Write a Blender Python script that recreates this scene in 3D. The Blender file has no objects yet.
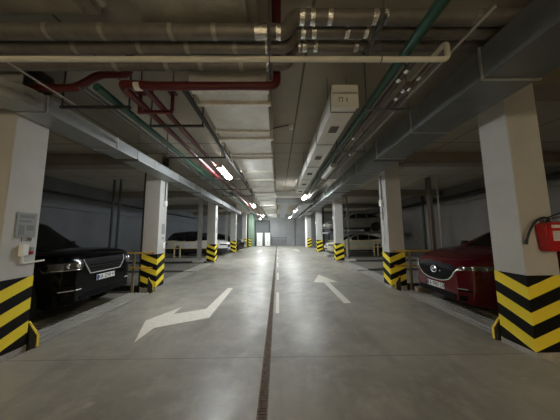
import bpy, bmesh, math, random
import numpy as np
from mathutils import Vector, Matrix, Euler
from mathutils.bvhtree import BVHTree

random.seed(7)
SC = bpy.context.scene
COL = SC.collection
PI = math.pi

# ------------------------------------------------------------------ camera
EYE = 1.65
cam_d = bpy.data.cameras.new('camera')
cam = bpy.data.objects.new('camera', cam_d)
COL.objects.link(cam)
cam_d.sensor_fit = 'HORIZONTAL'
cam_d.sensor_width = 36.0
cam_d.lens = 36.0 * 216.2 / 560.0
cam_d.clip_start = 0.05
cam_d.clip_end = 200
SC.camera = cam
_yv = Vector((277.8 - 280, -(233.5 - 210), 216.2)).normalized()
_zv = Vector((264 - 280, 1780 + 210, 216.2))
_zv = (_zv - _yv * _zv.dot(_yv)).normalized()
_xv = _yv.cross(_zv)
if _xv.x < 0:
    _xv = -_xv
_right = Vector((_xv.x, _yv.x, _zv.x))
_up = Vector((_xv.y, _yv.y, _zv.y))
_fwd = Vector((_xv.z, _yv.z, _zv.z))
_m = Matrix(((_right.x, _up.x, -_fwd.x, 0), (_right.y, _up.y, -_fwd.y, 0), (_right.z, _up.z, -_fwd.z, EYE), (0, 0, 0, 1)))
cam.matrix_world = _m

# ------------------------------------------------------------------ world, exposure, light strengths
world = bpy.data.worlds.new('world')
SC.world = world
world.use_nodes = True
world.node_tree.nodes['Background'].inputs[0].default_value = (0.5, 0.52, 0.55, 1)
world.node_tree.nodes['Background'].inputs[1].default_value = 0.0
SC.view_settings.view_transform = 'Standard'
SC.view_settings.look = 'None'
SC.view_settings.gamma = 1.0
SC.view_settings.exposure = 1.46
SC.view_settings.use_curve_mapping = False
COOL = (0.93, 0.98, 1.0)
WARM = (1.0, 0.82, 0.55)
LAMP_COOL = 52.0
LAMP_WARM = 180.0

# ------------------------------------------------------------------ materials
MATS = {}


def mat(name, col, rough=0.6, metal=0.0, noise=0.0, nscale=4.0, bump=0.0, bscale=30.0, spec=0.5, coat=0.0, emit=None, estr=0.0, stretch=None, alpha_t=0.0):
    if name in MATS:
        return MATS[name]
    m = bpy.data.materials.new(name)
    m.use_nodes = True
    nt = m.node_tree
    b = nt.nodes['Principled BSDF']
    b.inputs['Base Color'].default_value = (*col, 1)
    b.inputs['Roughness'].default_value = rough
    b.inputs['Metallic'].default_value = metal
    b.inputs['Specular IOR Level'].default_value = spec
    b.inputs['Coat Weight'].default_value = coat
    b.inputs['Coat Roughness'].default_value = 0.05
    if alpha_t:
        b.inputs['Transmission Weight'].default_value = alpha_t
    if emit:
        b.inputs['Emission Color'].default_value = (*emit, 1)
        b.inputs['Emission Strength'].default_value = estr
    if noise or bump:
        tc = nt.nodes.new('ShaderNodeTexCoord')
        src = tc.outputs['Object']
        if stretch:
            mp = nt.nodes.new('ShaderNodeMapping')
            mp.inputs['Scale'].default_value = stretch
            nt.links.new(src, mp.inputs[0])
            src = mp.outputs[0]
    if noise:
        n = nt.nodes.new('ShaderNodeTexNoise')
        n.inputs['Scale'].default_value = nscale
        n.inputs['Detail'].default_value = 6
        n.inputs['Roughness'].default_value = 0.62
        nt.links.new(src, n.inputs['Vector'])
        r = nt.nodes.new('ShaderNodeValToRGB')
        r.color_ramp.elements[0].position = 0.3
        r.color_ramp.elements[1].position = 0.7
        r.color_ramp.elements[0].color = (*[c * (1 - noise) for c in col], 1)
        r.color_ramp.elements[1].color = (*[min(1, c * (1 + noise)) for c in col], 1)
        nt.links.new(n.outputs[0], r.inputs[0])
        nt.links.new(r.outputs[0], b.inputs['Base Color'])
    if bump:
        n2 = nt.nodes.new('ShaderNodeTexNoise')
        n2.inputs['Scale'].default_value = bscale
        n2.inputs['Detail'].default_value = 3
        nt.links.new(src, n2.inputs['Vector'])
        bp = nt.nodes.new('ShaderNodeBump')
        bp.inputs['Strength'].default_value = bump
        bp.inputs['Distance'].default_value = 0.02
        nt.links.new(n2.outputs[0], bp.inputs['Height'])
        nt.links.new(bp.outputs[0], b.inputs['Normal'])
    MATS[name] = m
    return m


def M_(nt, op, a, b=None, c=None):
    n = nt.nodes.new('ShaderNodeMath')
    n.operation = op
    for i, v in enumerate((a, b, c)):
        if v is None:
            continue
        if isinstance(v, (int, float)):
            n.inputs[i].default_value = v
        else:
            nt.links.new(v, n.inputs[i])
    return n.outputs[0]


def mix_col(nt, fac, a, b):
    n = nt.nodes.new('ShaderNodeMix')
    n.data_type = 'RGBA'
    for sock, v in ((n.inputs[0], fac), (n.inputs[6], a), (n.inputs[7], b)):
        if isinstance(v, (int, float)):
            sock.default_value = v
        elif isinstance(v, tuple):
            sock.default_value = (*v, 1)
        else:
            nt.links.new(v, sock)
    return n.outputs[2]


def seam_mask(nt, coord, positions, half):
    out = None
    for p in positions:
        d = M_(nt, 'ABSOLUTE', M_(nt, 'SUBTRACT', coord, p))
        k = M_(nt, 'LESS_THAN', d, half)
        out = k if out is None else M_(nt, 'MAXIMUM', out, k)
    return out


def floor_material():
    m = mat('polished_concrete', (0.27, 0.262, 0.24), 0.42)
    nt = m.node_tree
    b = nt.nodes['Principled BSDF']
    tc = nt.nodes.new('ShaderNodeTexCoord')
    geo = nt.nodes.new('ShaderNodeNewGeometry')
    sep = nt.nodes.new('ShaderNodeSeparateXYZ')
    nt.links.new(geo.outputs['Position'], sep.inputs[0])

    def noise(scale, detail=6, rough=0.6, stretch=None):
        n = nt.nodes.new('ShaderNodeTexNoise')
        n.inputs['Scale'].default_value = scale
        n.inputs['Detail'].default_value = detail
        n.inputs['Roughness'].default_value = rough
        src = geo.outputs['Position']
        if stretch:
            mp = nt.nodes.new('ShaderNodeMapping')
            mp.inputs['Scale'].default_value = stretch
            nt.links.new(src, mp.inputs[0])
            src = mp.outputs[0]
        nt.links.new(src, n.inputs['Vector'])
        return n.outputs[0]

    def ramp(v, p0, p1):
        r = nt.nodes.new('ShaderNodeMapRange')
        r.inputs[1].default_value = p0
        r.inputs[2].default_value = p1
        nt.links.new(v, r.inputs[0])
        return r.outputs[0]
    c = mix_col(nt, ramp(noise(0.7), 0.35, 0.65), (0.265, 0.252, 0.215), (0.41, 0.39, 0.342))
    c = mix_col(nt, M_(nt, 'MULTIPLY', ramp(noise(3.2, 8, 0.7), 0.48, 0.68), 0.65), c, (0.47, 0.445, 0.385))
    c = mix_col(nt, M_(nt, 'MULTIPLY', ramp(noise(1.6, 8, 0.7, (1, 0.25, 1)), 0.52, 0.68), 0.6), c, (0.22, 0.208, 0.185))
    c = mix_col(nt, M_(nt, 'MULTIPLY', ramp(noise(2.3, 3, 0.5, (1.0, 1.6, 1)), 0.68, 0.76), 0.7), c, (0.52, 0.51, 0.48))
    jm = seam_mask(nt, sep.outputs[1], [-3.0, 3.1, 9.2, 15.3, 21.4], 0.006)
    c = mix_col(nt, M_(nt, 'MULTIPLY', jm, 0.75), c, (0.09, 0.08, 0.07))
    nt.links.new(c, b.inputs['Base Color'])
    rr = nt.nodes.new('ShaderNodeMapRange')
    rr.inputs[1].default_value = 0.3
    rr.inputs[2].default_value = 0.7
    rr.inputs[3].default_value = 0.30
    rr.inputs[4].default_value = 0.52
    nt.links.new(noise(1.9), rr.inputs[0])
    nt.links.new(rr.outputs[0], b.inputs['Roughness'])
    bp = nt.nodes.new('ShaderNodeBump')
    bp.inputs['Strength'].default_value = 0.12
    bp.inputs['Distance'].default_value = 0.01
    nt.links.new(noise(9, 4), bp.inputs['Height'])
    nt.links.new(bp.outputs[0], b.inputs['Normal'])
    return m


def ceiling_material():
    m = mat('ceiling_boards', (0.30, 0.27, 0.215), 0.85)
    nt = m.node_tree
    b = nt.nodes['Principled BSDF']
    geo = nt.nodes.new('ShaderNodeNewGeometry')
    sep = nt.nodes.new('ShaderNodeSeparateXYZ')
    nt.links.new(geo.outputs['Position'], sep.inputs[0])
    n = nt.nodes.new('ShaderNodeTexNoise')
    n.inputs['Scale'].default_value = 1.5
    n.inputs['Detail'].default_value = 5
    nt.links.new(geo.outputs['Position'], n.inputs['Vector'])
    c = mix_col(nt, n.outputs[0], (0.33, 0.30, 0.245), (0.47, 0.435, 0.36))
    sy = seam_mask(nt, sep.outputs[1], [-2.5, 0.2, 2.4, 5.9, 6.66, 9.44, 12.2, 12.9, 15.6, 18.3, 19, 22, 25], 0.018)
    sx = seam_mask(nt, sep.outputs[0], [-8.6, -7.1, -5.6, -4.1, -2.6, -1.1, 0.42, 1.92, 3.42, 4.92, 6.42, 7.92, 9.4], 0.018)
    c = mix_col(nt, M_(nt, 'MULTIPLY', M_(nt, 'MAXIMUM', sx, sy), 0.75), c, (0.06, 0.052, 0.04))
    nt.links.new(c, b.inputs['Base Color'])
    return m


def stripe_material():
    m = mat('hazard_paint', (0.8, 0.62, 0.05), 0.6, spec=0.15)
    nt = m.node_tree
    b = nt.nodes['Principled BSDF']
    tc = nt.nodes.new('ShaderNodeTexCoord')
    sep = nt.nodes.new('ShaderNodeSeparateXYZ')
    nt.links.new(tc.outputs['Object'], sep.inputs[0])
    d = M_(nt, 'ADD', M_(nt, 'ABSOLUTE', sep.outputs[0]), M_(nt, 'ABSOLUTE', sep.outputs[1]))
    t = M_(nt, 'SUBTRACT', sep.outputs[2], M_(nt, 'MULTIPLY', d, 0.40))
    fr = M_(nt, 'FRACT', M_(nt, 'DIVIDE', M_(nt, 'ADD', t, 0.922 - 0.007), 0.33))
    k = M_(nt, 'LESS_THAN', fr, 0.5)
    n = nt.nodes.new('ShaderNodeTexNoise')
    n.inputs['Scale'].default_value = 9
    n.inputs['Detail'].default_value = 6
    nt.links.new(tc.outputs['Object'], n.inputs['Vector'])
    yel = mix_col(nt, n.outputs[0], (0.95, 0.72, 0.04), (1.0, 0.84, 0.08))
    blk = mix_col(nt, n.outputs[0], (0.006, 0.006, 0.006), (0.014, 0.013, 0.012))
    nt.links.new(mix_col(nt, k, blk, yel), b.inputs['Base Color'])
    return m


FLOOR = floor_material()
CEIL = ceiling_material()
STRIPE = stripe_material()
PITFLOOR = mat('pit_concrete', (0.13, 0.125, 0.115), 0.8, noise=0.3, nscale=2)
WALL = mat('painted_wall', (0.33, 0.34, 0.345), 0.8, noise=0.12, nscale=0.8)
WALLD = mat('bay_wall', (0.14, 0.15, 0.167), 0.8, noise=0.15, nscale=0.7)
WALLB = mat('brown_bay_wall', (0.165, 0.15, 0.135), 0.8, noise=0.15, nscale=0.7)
COLPAINT = mat('column_paint', (0.55, 0.545, 0.525), 0.7, noise=0.06, nscale=2.2)
BASECON = mat('column_base_concrete', (0.42, 0.40, 0.37), 0.8, noise=0.2, nscale=9)
BEAMC = mat('beam_concrete', (0.25, 0.22, 0.18), 0.85, noise=0.12, nscale=2)
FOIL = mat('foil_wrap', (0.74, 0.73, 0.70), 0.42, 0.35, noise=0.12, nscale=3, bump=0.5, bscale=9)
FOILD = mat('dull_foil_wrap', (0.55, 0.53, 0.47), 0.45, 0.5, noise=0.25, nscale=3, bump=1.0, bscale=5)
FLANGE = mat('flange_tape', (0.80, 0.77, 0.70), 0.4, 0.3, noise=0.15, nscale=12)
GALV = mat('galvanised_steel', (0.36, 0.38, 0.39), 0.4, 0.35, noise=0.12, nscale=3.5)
GALV_SHADE = mat('shaded_galvanised_steel', (0.20, 0.215, 0.22), 0.42, 0.4, noise=0.15, nscale=3.5)  # same steel, darkened in colour for the shade on the maroon car side duct
GALVB = mat('galvanised_edge', (0.62, 0.63, 0.63), 0.35, 0.8, noise=0.1, nscale=8)
WDUCT = mat('pale_duct_paint', (0.82, 0.82, 0.78), 0.5, 0.0, noise=0.06, nscale=3)
WHITEP = mat('white_paint', (0.86, 0.86, 0.83), 0.5)
IVORY = mat('ivory_pipe', (0.80, 0.77, 0.68), 0.5, noise=0.08, nscale=6)
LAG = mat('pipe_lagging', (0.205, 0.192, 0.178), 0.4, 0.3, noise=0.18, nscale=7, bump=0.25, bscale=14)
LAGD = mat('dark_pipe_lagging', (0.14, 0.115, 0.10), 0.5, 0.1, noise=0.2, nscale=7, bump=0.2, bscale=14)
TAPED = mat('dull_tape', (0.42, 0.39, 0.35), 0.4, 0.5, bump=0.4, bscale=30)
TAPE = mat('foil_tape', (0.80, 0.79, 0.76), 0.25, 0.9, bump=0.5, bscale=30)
REDP = mat('red_pipe_paint', (0.125, 0.013, 0.016), 0.42, noise=0.12, nscale=6)
GREENP = mat('green_pipe', (0.018, 0.090, 0.060), 0.42, noise=0.12, nscale=5)
DARKST = mat('dark_steel', (0.045, 0.045, 0.045), 0.55, 0.4, noise=0.2, nscale=12)
MIDST = mat('grey_steel', (0.17, 0.17, 0.17), 0.5, 0.5, noise=0.2, nscale=10)
STEELP = mat('lift_post_paint', (0.45, 0.45, 0.43), 0.6, noise=0.1, nscale=4)
DKGREEN = mat('dark_green_post', (0.06, 0.075, 0.07), 0.55, noise=0.2, nscale=6)
YELLOW = mat('yellow_rail_paint', (0.72, 0.46, 0.07), 0.5, noise=0.12, nscale=8)
PALEY = mat('pale_yellow_rail_paint', (0.86, 0.74, 0.40), 0.5, noise=0.12, nscale=8)
DECK = mat('deck_steel', (0.42, 0.405, 0.365), 0.5, 0.1, noise=0.14, nscale=5)
RUST = mat('rusty_iron', (0.17, 0.125, 0.10), 0.7, 0.3, noise=0.4, nscale=25)
CHANNEL = mat('channel_edge', (0.36, 0.345, 0.31), 0.8, noise=0.25, nscale=14)
PITBLACK = mat('drain_dark', (0.012, 0.010, 0.009), 0.9)
ROADW = mat('road_paint', (0.80, 0.77, 0.68), 0.6, noise=0.10, nscale=14)
TYRE = mat('tyre_rubber', (0.018, 0.018, 0.018), 0.8)
RIM = mat('rim_metal', (0.42, 0.42, 0.42), 0.3, 0.9)
GLASS = mat('car_glass', (0.012, 0.013, 0.014), 0.06, spec=0.6)
CHROME = mat('chrome', (0.88, 0.88, 0.88), 0.2, 0.65)
BLACKPL = mat('black_plastic', (0.005, 0.005, 0.006), 0.5, spec=0.08)
LENS = mat('lamp_lens', (0.075, 0.07, 0.068), 0.08, 0.2, coat=0.8)
LENSB = mat('lamp_chrome', (0.9, 0.9, 0.88), 0.15, 0.9)
PLATEW = mat('plate_white', (0.80, 0.80, 0.78), 0.4)
PLATEB = mat('plate_blue', (0.02, 0.06, 0.35), 0.4)
INK = mat('black_ink', (0.02, 0.02, 0.02), 0.6)
REDBOX = mat('extinguisher_red', (0.50, 0.008, 0.013), 0.32, coat=0.4)
HOSE = mat('black_hose', (0.02, 0.02, 0.02), 0.5)
SIGNG = mat('sign_grey', (0.28, 0.29, 0.29), 0.5)
GREENW = mat('green_wall_paint', (0.19, 0.27, 0.20), 0.7)
LAMPCOOL = mat('cool_tube', (0.9, 0.9, 0.9), 0.5, emit=COOL, estr=LAMP_COOL)
LAMPFAR = mat('far_cool_tube', (0.9, 0.9, 0.9), 0.5, emit=COOL, estr=LAMP_COOL * 1.75)
LAMPWARM = mat('warm_tube', (0.9, 0.9, 0.9), 0.5, emit=WARM, estr=LAMP_WARM)
TUBEOFF = mat('unlit_tube', (0.75, 0.75, 0.72), 0.35)

# ------------------------------------------------------------------ helpers


def nb():
    return bmesh.new()


def box(bm, x0, x1, y0, y1, z0, z1):
    v = [bm.verts.new(p) for p in ((x0, y0, z0), (x1, y0, z0), (x1, y1, z0), (x0, y1, z0), (x0, y0, z1), (x1, y0, z1), (x1, y1, z1), (x0, y1, z1))]
    for f in ((0, 3, 2, 1), (4, 5, 6, 7), (0, 1, 5, 4), (1, 2, 6, 5), (2, 3, 7, 6), (3, 0, 4, 7)):
        bm.faces.new([v[i] for i in f])
    return bm


def bbox_(x0, x1, y0, y1, z0, z1, bev=0.0, seg=2):
    bm = nb()
    box(bm, x0, x1, y0, y1, z0, z1)
    if bev:
        bmesh.ops.bevel(bm, geom=bm.edges[:], offset=bev, segments=seg, affect='EDGES', profile=0.5)
    return bm


def fillet(pts, rad, n=6):
    pts = [Vector(p) for p in pts]
    out = [pts[0]]
    for i in range(1, len(pts) - 1):
        a, b, c = pts[i - 1], pts[i], pts[i + 1]
        d0, d1 = (a - b), (c - b)
        r = min(rad, d0.length * 0.49, d1.length * 0.49)
        p0, p1 = b + d0.normalized() * r, b + d1.normalized() * r
        for k in range(n + 1):
            t = k / n
            out.append(p0 * (1 - t) ** 2 + b * 2 * t * (1 - t) + p1 * t * t)
    out.append(pts[-1])
    return out


def tube(bm, pts, r, seg=14, bend=0.0, prof=None):
    """round (or given profile) section swept along a path"""
    pts = fillet(pts, bend) if bend else [Vector(p) for p in pts]
    n = len(pts)
    tang = []
    for i in range(n):
        a = pts[max(0, i - 1)]
        b = pts[min(n - 1, i + 1)]
        tang.append((b - a).normalized())
    ref = Vector((0, 0, 1)) if abs(tang[0].z) < 0.9 else Vector((0, 1, 0))
    u = ref.cross(tang[0]).normalized()
    rings = []
    for i in range(n):
        t = tang[i]
        u = (u - t * u.dot(t)).normalized()
        w = t.cross(u)
        rr = r[i] if isinstance(r, (list, tuple)) else r
        if prof:
            rings.append([bm.verts.new(pts[i] + u * a + w * b) for a, b in prof])
        else:
            rings.append([bm.verts.new(pts[i] + (u * math.cos(2 * PI * k / seg) + w * math.sin(2 * PI * k / seg)) * rr) for k in range(seg)])
    s = len(rings[0])
    for i in range(n - 1):
        for k in range(s):
            bm.faces.new((rings[i][k], rings[i][(k + 1) % s], rings[i + 1][(k + 1) % s], rings[i + 1][k]))
    bm.faces.new(rings[0][::-1])
    bm.faces.new(rings[-1])
    return bm


def prism(bm, poly, axis, a0, a1):
    """poly in the two other axes (order x,y,z without axis)"""
    def p(q, a):
        return {'x': (a, q[0], q[1]), 'y': (q[0], a, q[1]), 'z': (q[0], q[1], a)}[axis]
    A = [bm.verts.new(p(q, a0)) for q in poly]
    B = [bm.verts.new(p(q, a1)) for q in poly]
    n = len(poly)
    bm.faces.new(A)
    bm.faces.new(B[::-1])
    for i in range(n):
        bm.faces.new((A[i], B[i], B[(i + 1) % n], A[(i + 1) % n]))
    return bm


def lathe(bm, prof, axis='y', seg=28, center=(0, 0, 0)):
    rings = []
    for r, a in prof:
        ring = []
        for k in range(seg):
            t = 2 * PI * k / seg
            c, s = r * math.cos(t), r * math.sin(t)
            p = {'y': (c, a, s), 'z': (c, s, a), 'x': (a, c, s)}[axis]
            ring.append(bm.verts.new(Vector(p) + Vector(center)))
        rings.append(ring)
    for i in range(len(rings) - 1):
        for k in range(seg):
            bm.faces.new((rings[i][k], rings[i][(k + 1) % seg], rings[i + 1][(k + 1) % seg], rings[i + 1][k]))
    bm.faces.new(rings[0])
    bm.faces.new(rings[-1][::-1])
    return bm


def obj(name, bm, m, parent=None, smooth=None, world=True):
    """links bm as one mesh object; coordinates are world (or the parent's own when world=False)"""
    bmesh.ops.recalc_face_normals(bm, faces=bm.faces[:])
    me = bpy.data.meshes.new(name)
    off = Vector((0, 0, 0))
    if parent is not None:
        if world:
            p = parent
            while p is not None:
                off += p.location
                p = p.parent
    else:
        if bm.verts:
            xs = [v.co.x for v in bm.verts]
            ys = [v.co.y for v in bm.verts]
            zs = [v.co.z for v in bm.verts]
            off = Vector(((min(xs) + max(xs)) / 2, (min(ys) + max(ys)) / 2, min(zs)))
    if off.length:
        bmesh.ops.translate(bm, verts=bm.verts[:], vec=-off)
    if smooth is not None:
        for f in bm.faces:
            f.smooth = True
        for e in bm.edges:
            if len(e.link_faces) == 2 and e.calc_face_angle(0) > smooth:
                e.smooth = False
    bm.to_mesh(me)
    bm.free()
    me.materials.append(m)
    o = bpy.data.objects.new(name, me)
    COL.objects.link(o)
    if parent is not None:
        o.parent = parent
    else:
        o.location = off
    return o


def tag(o, label, cat, group=None):
    o['label'] = label
    o['category'] = cat
    if group:
        o['group'] = group
    return o


def thing(name, loc, label, cat, group=None, rz=0.0):
    o = bpy.data.objects.new(name, None)
    COL.objects.link(o)
    o.empty_display_size = 0.2
    o.location = loc
    o.rotation_euler = (0, 0, rz)
    return tag(o, label, cat, group)


def struct(name, bm, m, smooth=None):
    o = obj(name, bm, m, None, smooth)
    o['kind'] = 'structure'
    return o


def dup(root, loc, label, group=None, rz=None):
    r = root.copy()
    COL.objects.link(r)
    r.location = loc
    if rz is not None:
        r.rotation_euler = (0, 0, rz)
    r['label'] = label
    if group:
        r['group'] = group
    for ch in list(root.children):
        c = ch.copy()
        COL.objects.link(c)
        c.parent = r
        for g in list(ch.children):
            d = g.copy()
            COL.objects.link(d)
            d.parent = c
    return r


def text_bm(s, size, m4):
    cu = bpy.data.curves.new('text', 'FONT')
    cu.body = s
    cu.size = size
    cu.extrude = 0.0012
    cu.align_x = 'CENTER'
    cu.align_y = 'CENTER'
    o = bpy.data.objects.new('text', cu)
    COL.objects.link(o)
    dg = bpy.context.evaluated_depsgraph_get()
    me = bpy.data.meshes.new_from_object(o.evaluated_get(dg))
    bm = nb()
    bm.from_mesh(me)
    bpy.data.objects.remove(o)
    bpy.data.curves.remove(cu)
    bpy.data.meshes.remove(me)
    bmesh.ops.transform(bm, matrix=m4, verts=bm.verts[:])
    return bm


FACE_CAM = Matrix(((1, 0, 0, 0), (0, 0, -1, 0), (0, 1, 0, 0), (0, 0, 0, 1)))      # text readable from -Y
FACE_PX = Matrix(((0, 0, 1, 0), (1, 0, 0, 0), (0, 1, 0, 0), (0, 0, 0, 1)))         # text readable from +X

# ------------------------------------------------------------------ the room
LF, RF = -3.66, 3.37           # column faces towards the aisle
LE, RE = -3.61, 3.46           # edges of the aisle slab
YB, YF = -14.0, 28.8            # wall behind the viewer, wall at the far end
XL, XR = -9.9, 9.9
ZC = 4.2
PIT = -0.35
CW, CD = 0.47, 0.44
LY = [2.92, 6.70, 12.75, 18.95, 25.2]
RY = [2.98, 6.60, 12.70, 18.70, 24.8]
DR0, DR1 = -0.205, -0.105      # drain slot

bm = nb()
box(bm, LE, DR0, YB, YF, -0.3, 0)
box(bm, DR1, RF - 0.01, YB, YF, -0.3, 0)
ys = [YB] + [v for y in RY for v in (y - 0.02, y + CD + 0.02)] + [YF]
for a, b in zip(ys[0::2], ys[1::2]):
    box(bm, RF - 0.01, RE, a, b, -0.3, 0)
struct('floor', bm, FLOOR)
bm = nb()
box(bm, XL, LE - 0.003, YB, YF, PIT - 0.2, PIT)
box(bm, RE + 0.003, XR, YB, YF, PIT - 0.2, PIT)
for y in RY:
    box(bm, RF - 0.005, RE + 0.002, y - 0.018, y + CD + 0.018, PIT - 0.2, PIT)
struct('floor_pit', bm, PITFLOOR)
struct('ceiling', bbox_(XL, XR, YB, YF, ZC, ZC + 0.25), CEIL)
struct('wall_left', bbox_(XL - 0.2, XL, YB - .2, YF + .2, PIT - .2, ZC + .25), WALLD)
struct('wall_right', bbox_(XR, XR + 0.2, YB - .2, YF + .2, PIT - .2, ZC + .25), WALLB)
struct('wall_far', bbox_(XL, XR, YF, YF + 0.2, PIT - .2, ZC + .25), WALL)
struct('wall_behind', bbox_(XL, XR, YB - 0.2, YB, PIT - .2, ZC + .25), WALL)
k = 1
for ys_, x0, x1 in ((LY, XL, LF), (RY, RF, XR)):
    for y in ys_:
        bm = nb()
        box(bm, x0, x1, y + 0.02, y + CD - 0.02, 3.84, ZC)
        struct('trim_%d' % k, bm, BEAMC)
        k += 1
# ledges along the bay walls
struct('trim_%d' % k, bbox_(XL, XL + 0.14, YB, YF, 2.86, 3.06), WALLD); k += 1
struct('trim_%d' % k, bbox_(XR - 0.14, XR, YB, YF, 3.25, 3.42), WALLB); k += 1

# ------------------------------------------------------------------ columns


def column_proto(sx, label):
    t = thing('concrete_column', (0, 0, PIT), label, 'column', 'striped columns')
    t.location = (0, 0, 0)
    w = CW * sx
    a, b = min(0, w), max(0, w)
    s = obj('shaft', bbox_(a, b, 0, CD, 1.05, ZC, 0.008, 1), COLPAINT, t, world=False)
    obj('hazard_wrap', bbox_(a - .004, b + .004, -.004, CD + .004, 0.07, 1.055, 0.006, 1), STRIPE, t, world=False)
    obj('base', bbox_(a - .005, b + .005, -.005, CD + .005, PIT, 0.072, 0.003, 1), BASECON, t, world=False)
    return t


labL = ['striped grey column by the black car bearing a control box', 'striped column with white side and conduit just past the black car',
        'striped column before the white parked car', 'slim striped column between the white car and the dark one', 'distant column standing beside the dark car and green pillar']
labR = ['large striped column carrying the red fire extinguisher', 'striped column at the yellow rail next to the maroon car',
        'striped column in front of the beige sedan', 'striped column just beyond the front of the beige sedan', 'distant striped column near the round white pier']
cl = column_proto(-1, labL[0])
cr = column_proto(1, labR[0])
cl.location = (LF, LY[0], 0)
cr.location = (RF, RY[0], 0)
for y, l in zip(LY[1:], labL[1:]):
    dup(cl, (LF, y, 0), l, 'striped columns')
for y, l in zip(RY[1:], labR[1:]):
    dup(cr, (RF, y, 0), l, 'striped columns')
for o in list(COL.objects):
    if o.name.startswith('concrete_column') and o.get('group'):
        del o['group']
        o['group'] = 'striped columns'
        o['kind'] = 'thing'

# corner guards: small steel gussets with a yellow edge at the columns' feet


def guard(x, y, sx, dy, label):
    t = thing('corner_guard', (x, y, 0), label, 'guard', 'corner guards')
    b = nb()
    prism(b, [(0, PIT), (0, 0.36), (0.02 * sx, 0.36), (0.135 * sx, 0.17), (0.135 * sx, PIT)], 'y', -0.022, 0.022)
    g = obj('plate', b, DARKST, t, world=False)
    GY = mat('guard_yellow', (0.90, 0.68, 0.06), 0.5, noise=0.1, nscale=8)
    e = tube(nb(), [(0.01 * sx, 0, 0.375), (0.15 * sx, 0, 0.18), (0.15 * sx, 0, 0.02)], 0.014, 8)
    obj('edge_bar', e, GY, t, world=False)
    g.rotation_euler = (0, 0, 0)
    t.rotation_euler = (0, 0, dy)
    return t


guard(LF - 0.06, LY[0] + CD + 0.055, 1, 0.12, 'dark gusset with yellow edge behind the column with control box')
guard(RF + 0.10, RY[0] + CD + 0.055, -1, -0.12, 'dark gusset with yellow edge behind the extinguisher column')
guard(LF - 0.19, LY[1] - 0.065, 1, 0.0, 'yellow-edged gusset at the foot of the column past the black car')
guard(RF + 0.24, RY[1] - 0.065, -1, 0.0, 'yellow-edged gusset at the foot of the column by the maroon car')

# ------------------------------------------------------------------ floor fittings and markings
t = thing('drain_channel', ((DR0 + DR1) / 2, 10, -0.06), 'long rusty slatted drain channel running down the aisle floor', 'drain')
obj('trough', bbox_(DR0 + .001, DR1 - .001, YB + .1, YF - .1, -0.09, -0.06), PITBLACK, t)
bm = nb()
for i, y in enumerate(np.arange(0.9, 28.4, 0.034)):
    box(bm, DR0 + 0.012, DR1 - 0.012, y, y + 0.019, -0.028, -0.006)
obj('grate', bm, RUST, t)
for a, b, n in ((DR0, DR0 + 0.014, 'edge_rail'), (DR1 - 0.014, DR1, 'edge_rail')):
    obj(n, bbox_(a, b, YB + .1, YF - .1, -0.06, 0.001), RUST, t)


def flat(name, poly, label, cat, m=ROADW, h=0.004, group=None):
    return tag(obj(name, prism(nb(), poly, 'z', 0.0005, h), m), label, cat, group)


flat('floor_arrow', [(-1.38, 6.85), (-1.54, 6.85), (-1.60, 5.02), (-2.18, 4.72), (-2.20, 5.16), (-2.56, 4.40), (-2.22, 3.55), (-2.21, 4.06), (-1.37, 4.50)],
     'white painted arrow bending towards the black car', 'arrow')
flat('floor_arrow', [(1.62, 8.85), (2.02, 7.52), (1.72, 7.52), (1.73, 5.30), (1.55, 5.30), (1.54, 7.48), (1.21, 7.55)],
     'straight white painted arrow on the maroon car side of the drain', 'arrow')
for y0, y1, w in ((4.70, 6.30, 0.075), (7.95, 9.35, 0.08), (10.95, 12.45, 0.07), (14.2, 15.6, 0.06), (17.6, 19.0, 0.06), (21.0, 22.4, 0.05)):
    flat('lane_dash', [(-0.055, y0), (-0.055 + w, y0), (-0.055 + w, y1), (-0.055, y1)], 'worn white lane dash beside the drain', 'lane marking', group='lane dashes beside the drain')
flat('floor_arrow', [(-2.0, 20.6), (-1.7, 19.2), (-1.45, 20.6), (-1.6, 20.6), (-1.6, 22.2), (-1.8, 22.2), (-1.8, 20.6)], 'small distant white arrow near the dark car', 'arrow')
flat('floor_arrow', [(1.6, 21.6), (1.85, 20.2), (2.1, 20.2), (1.95, 21.6), (2.2, 21.6), (1.78, 22.9), (1.35, 21.6)], 'small distant white arrow before the far wall', 'arrow')

# ------------------------------------------------------------------ lift platforms and posts


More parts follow.
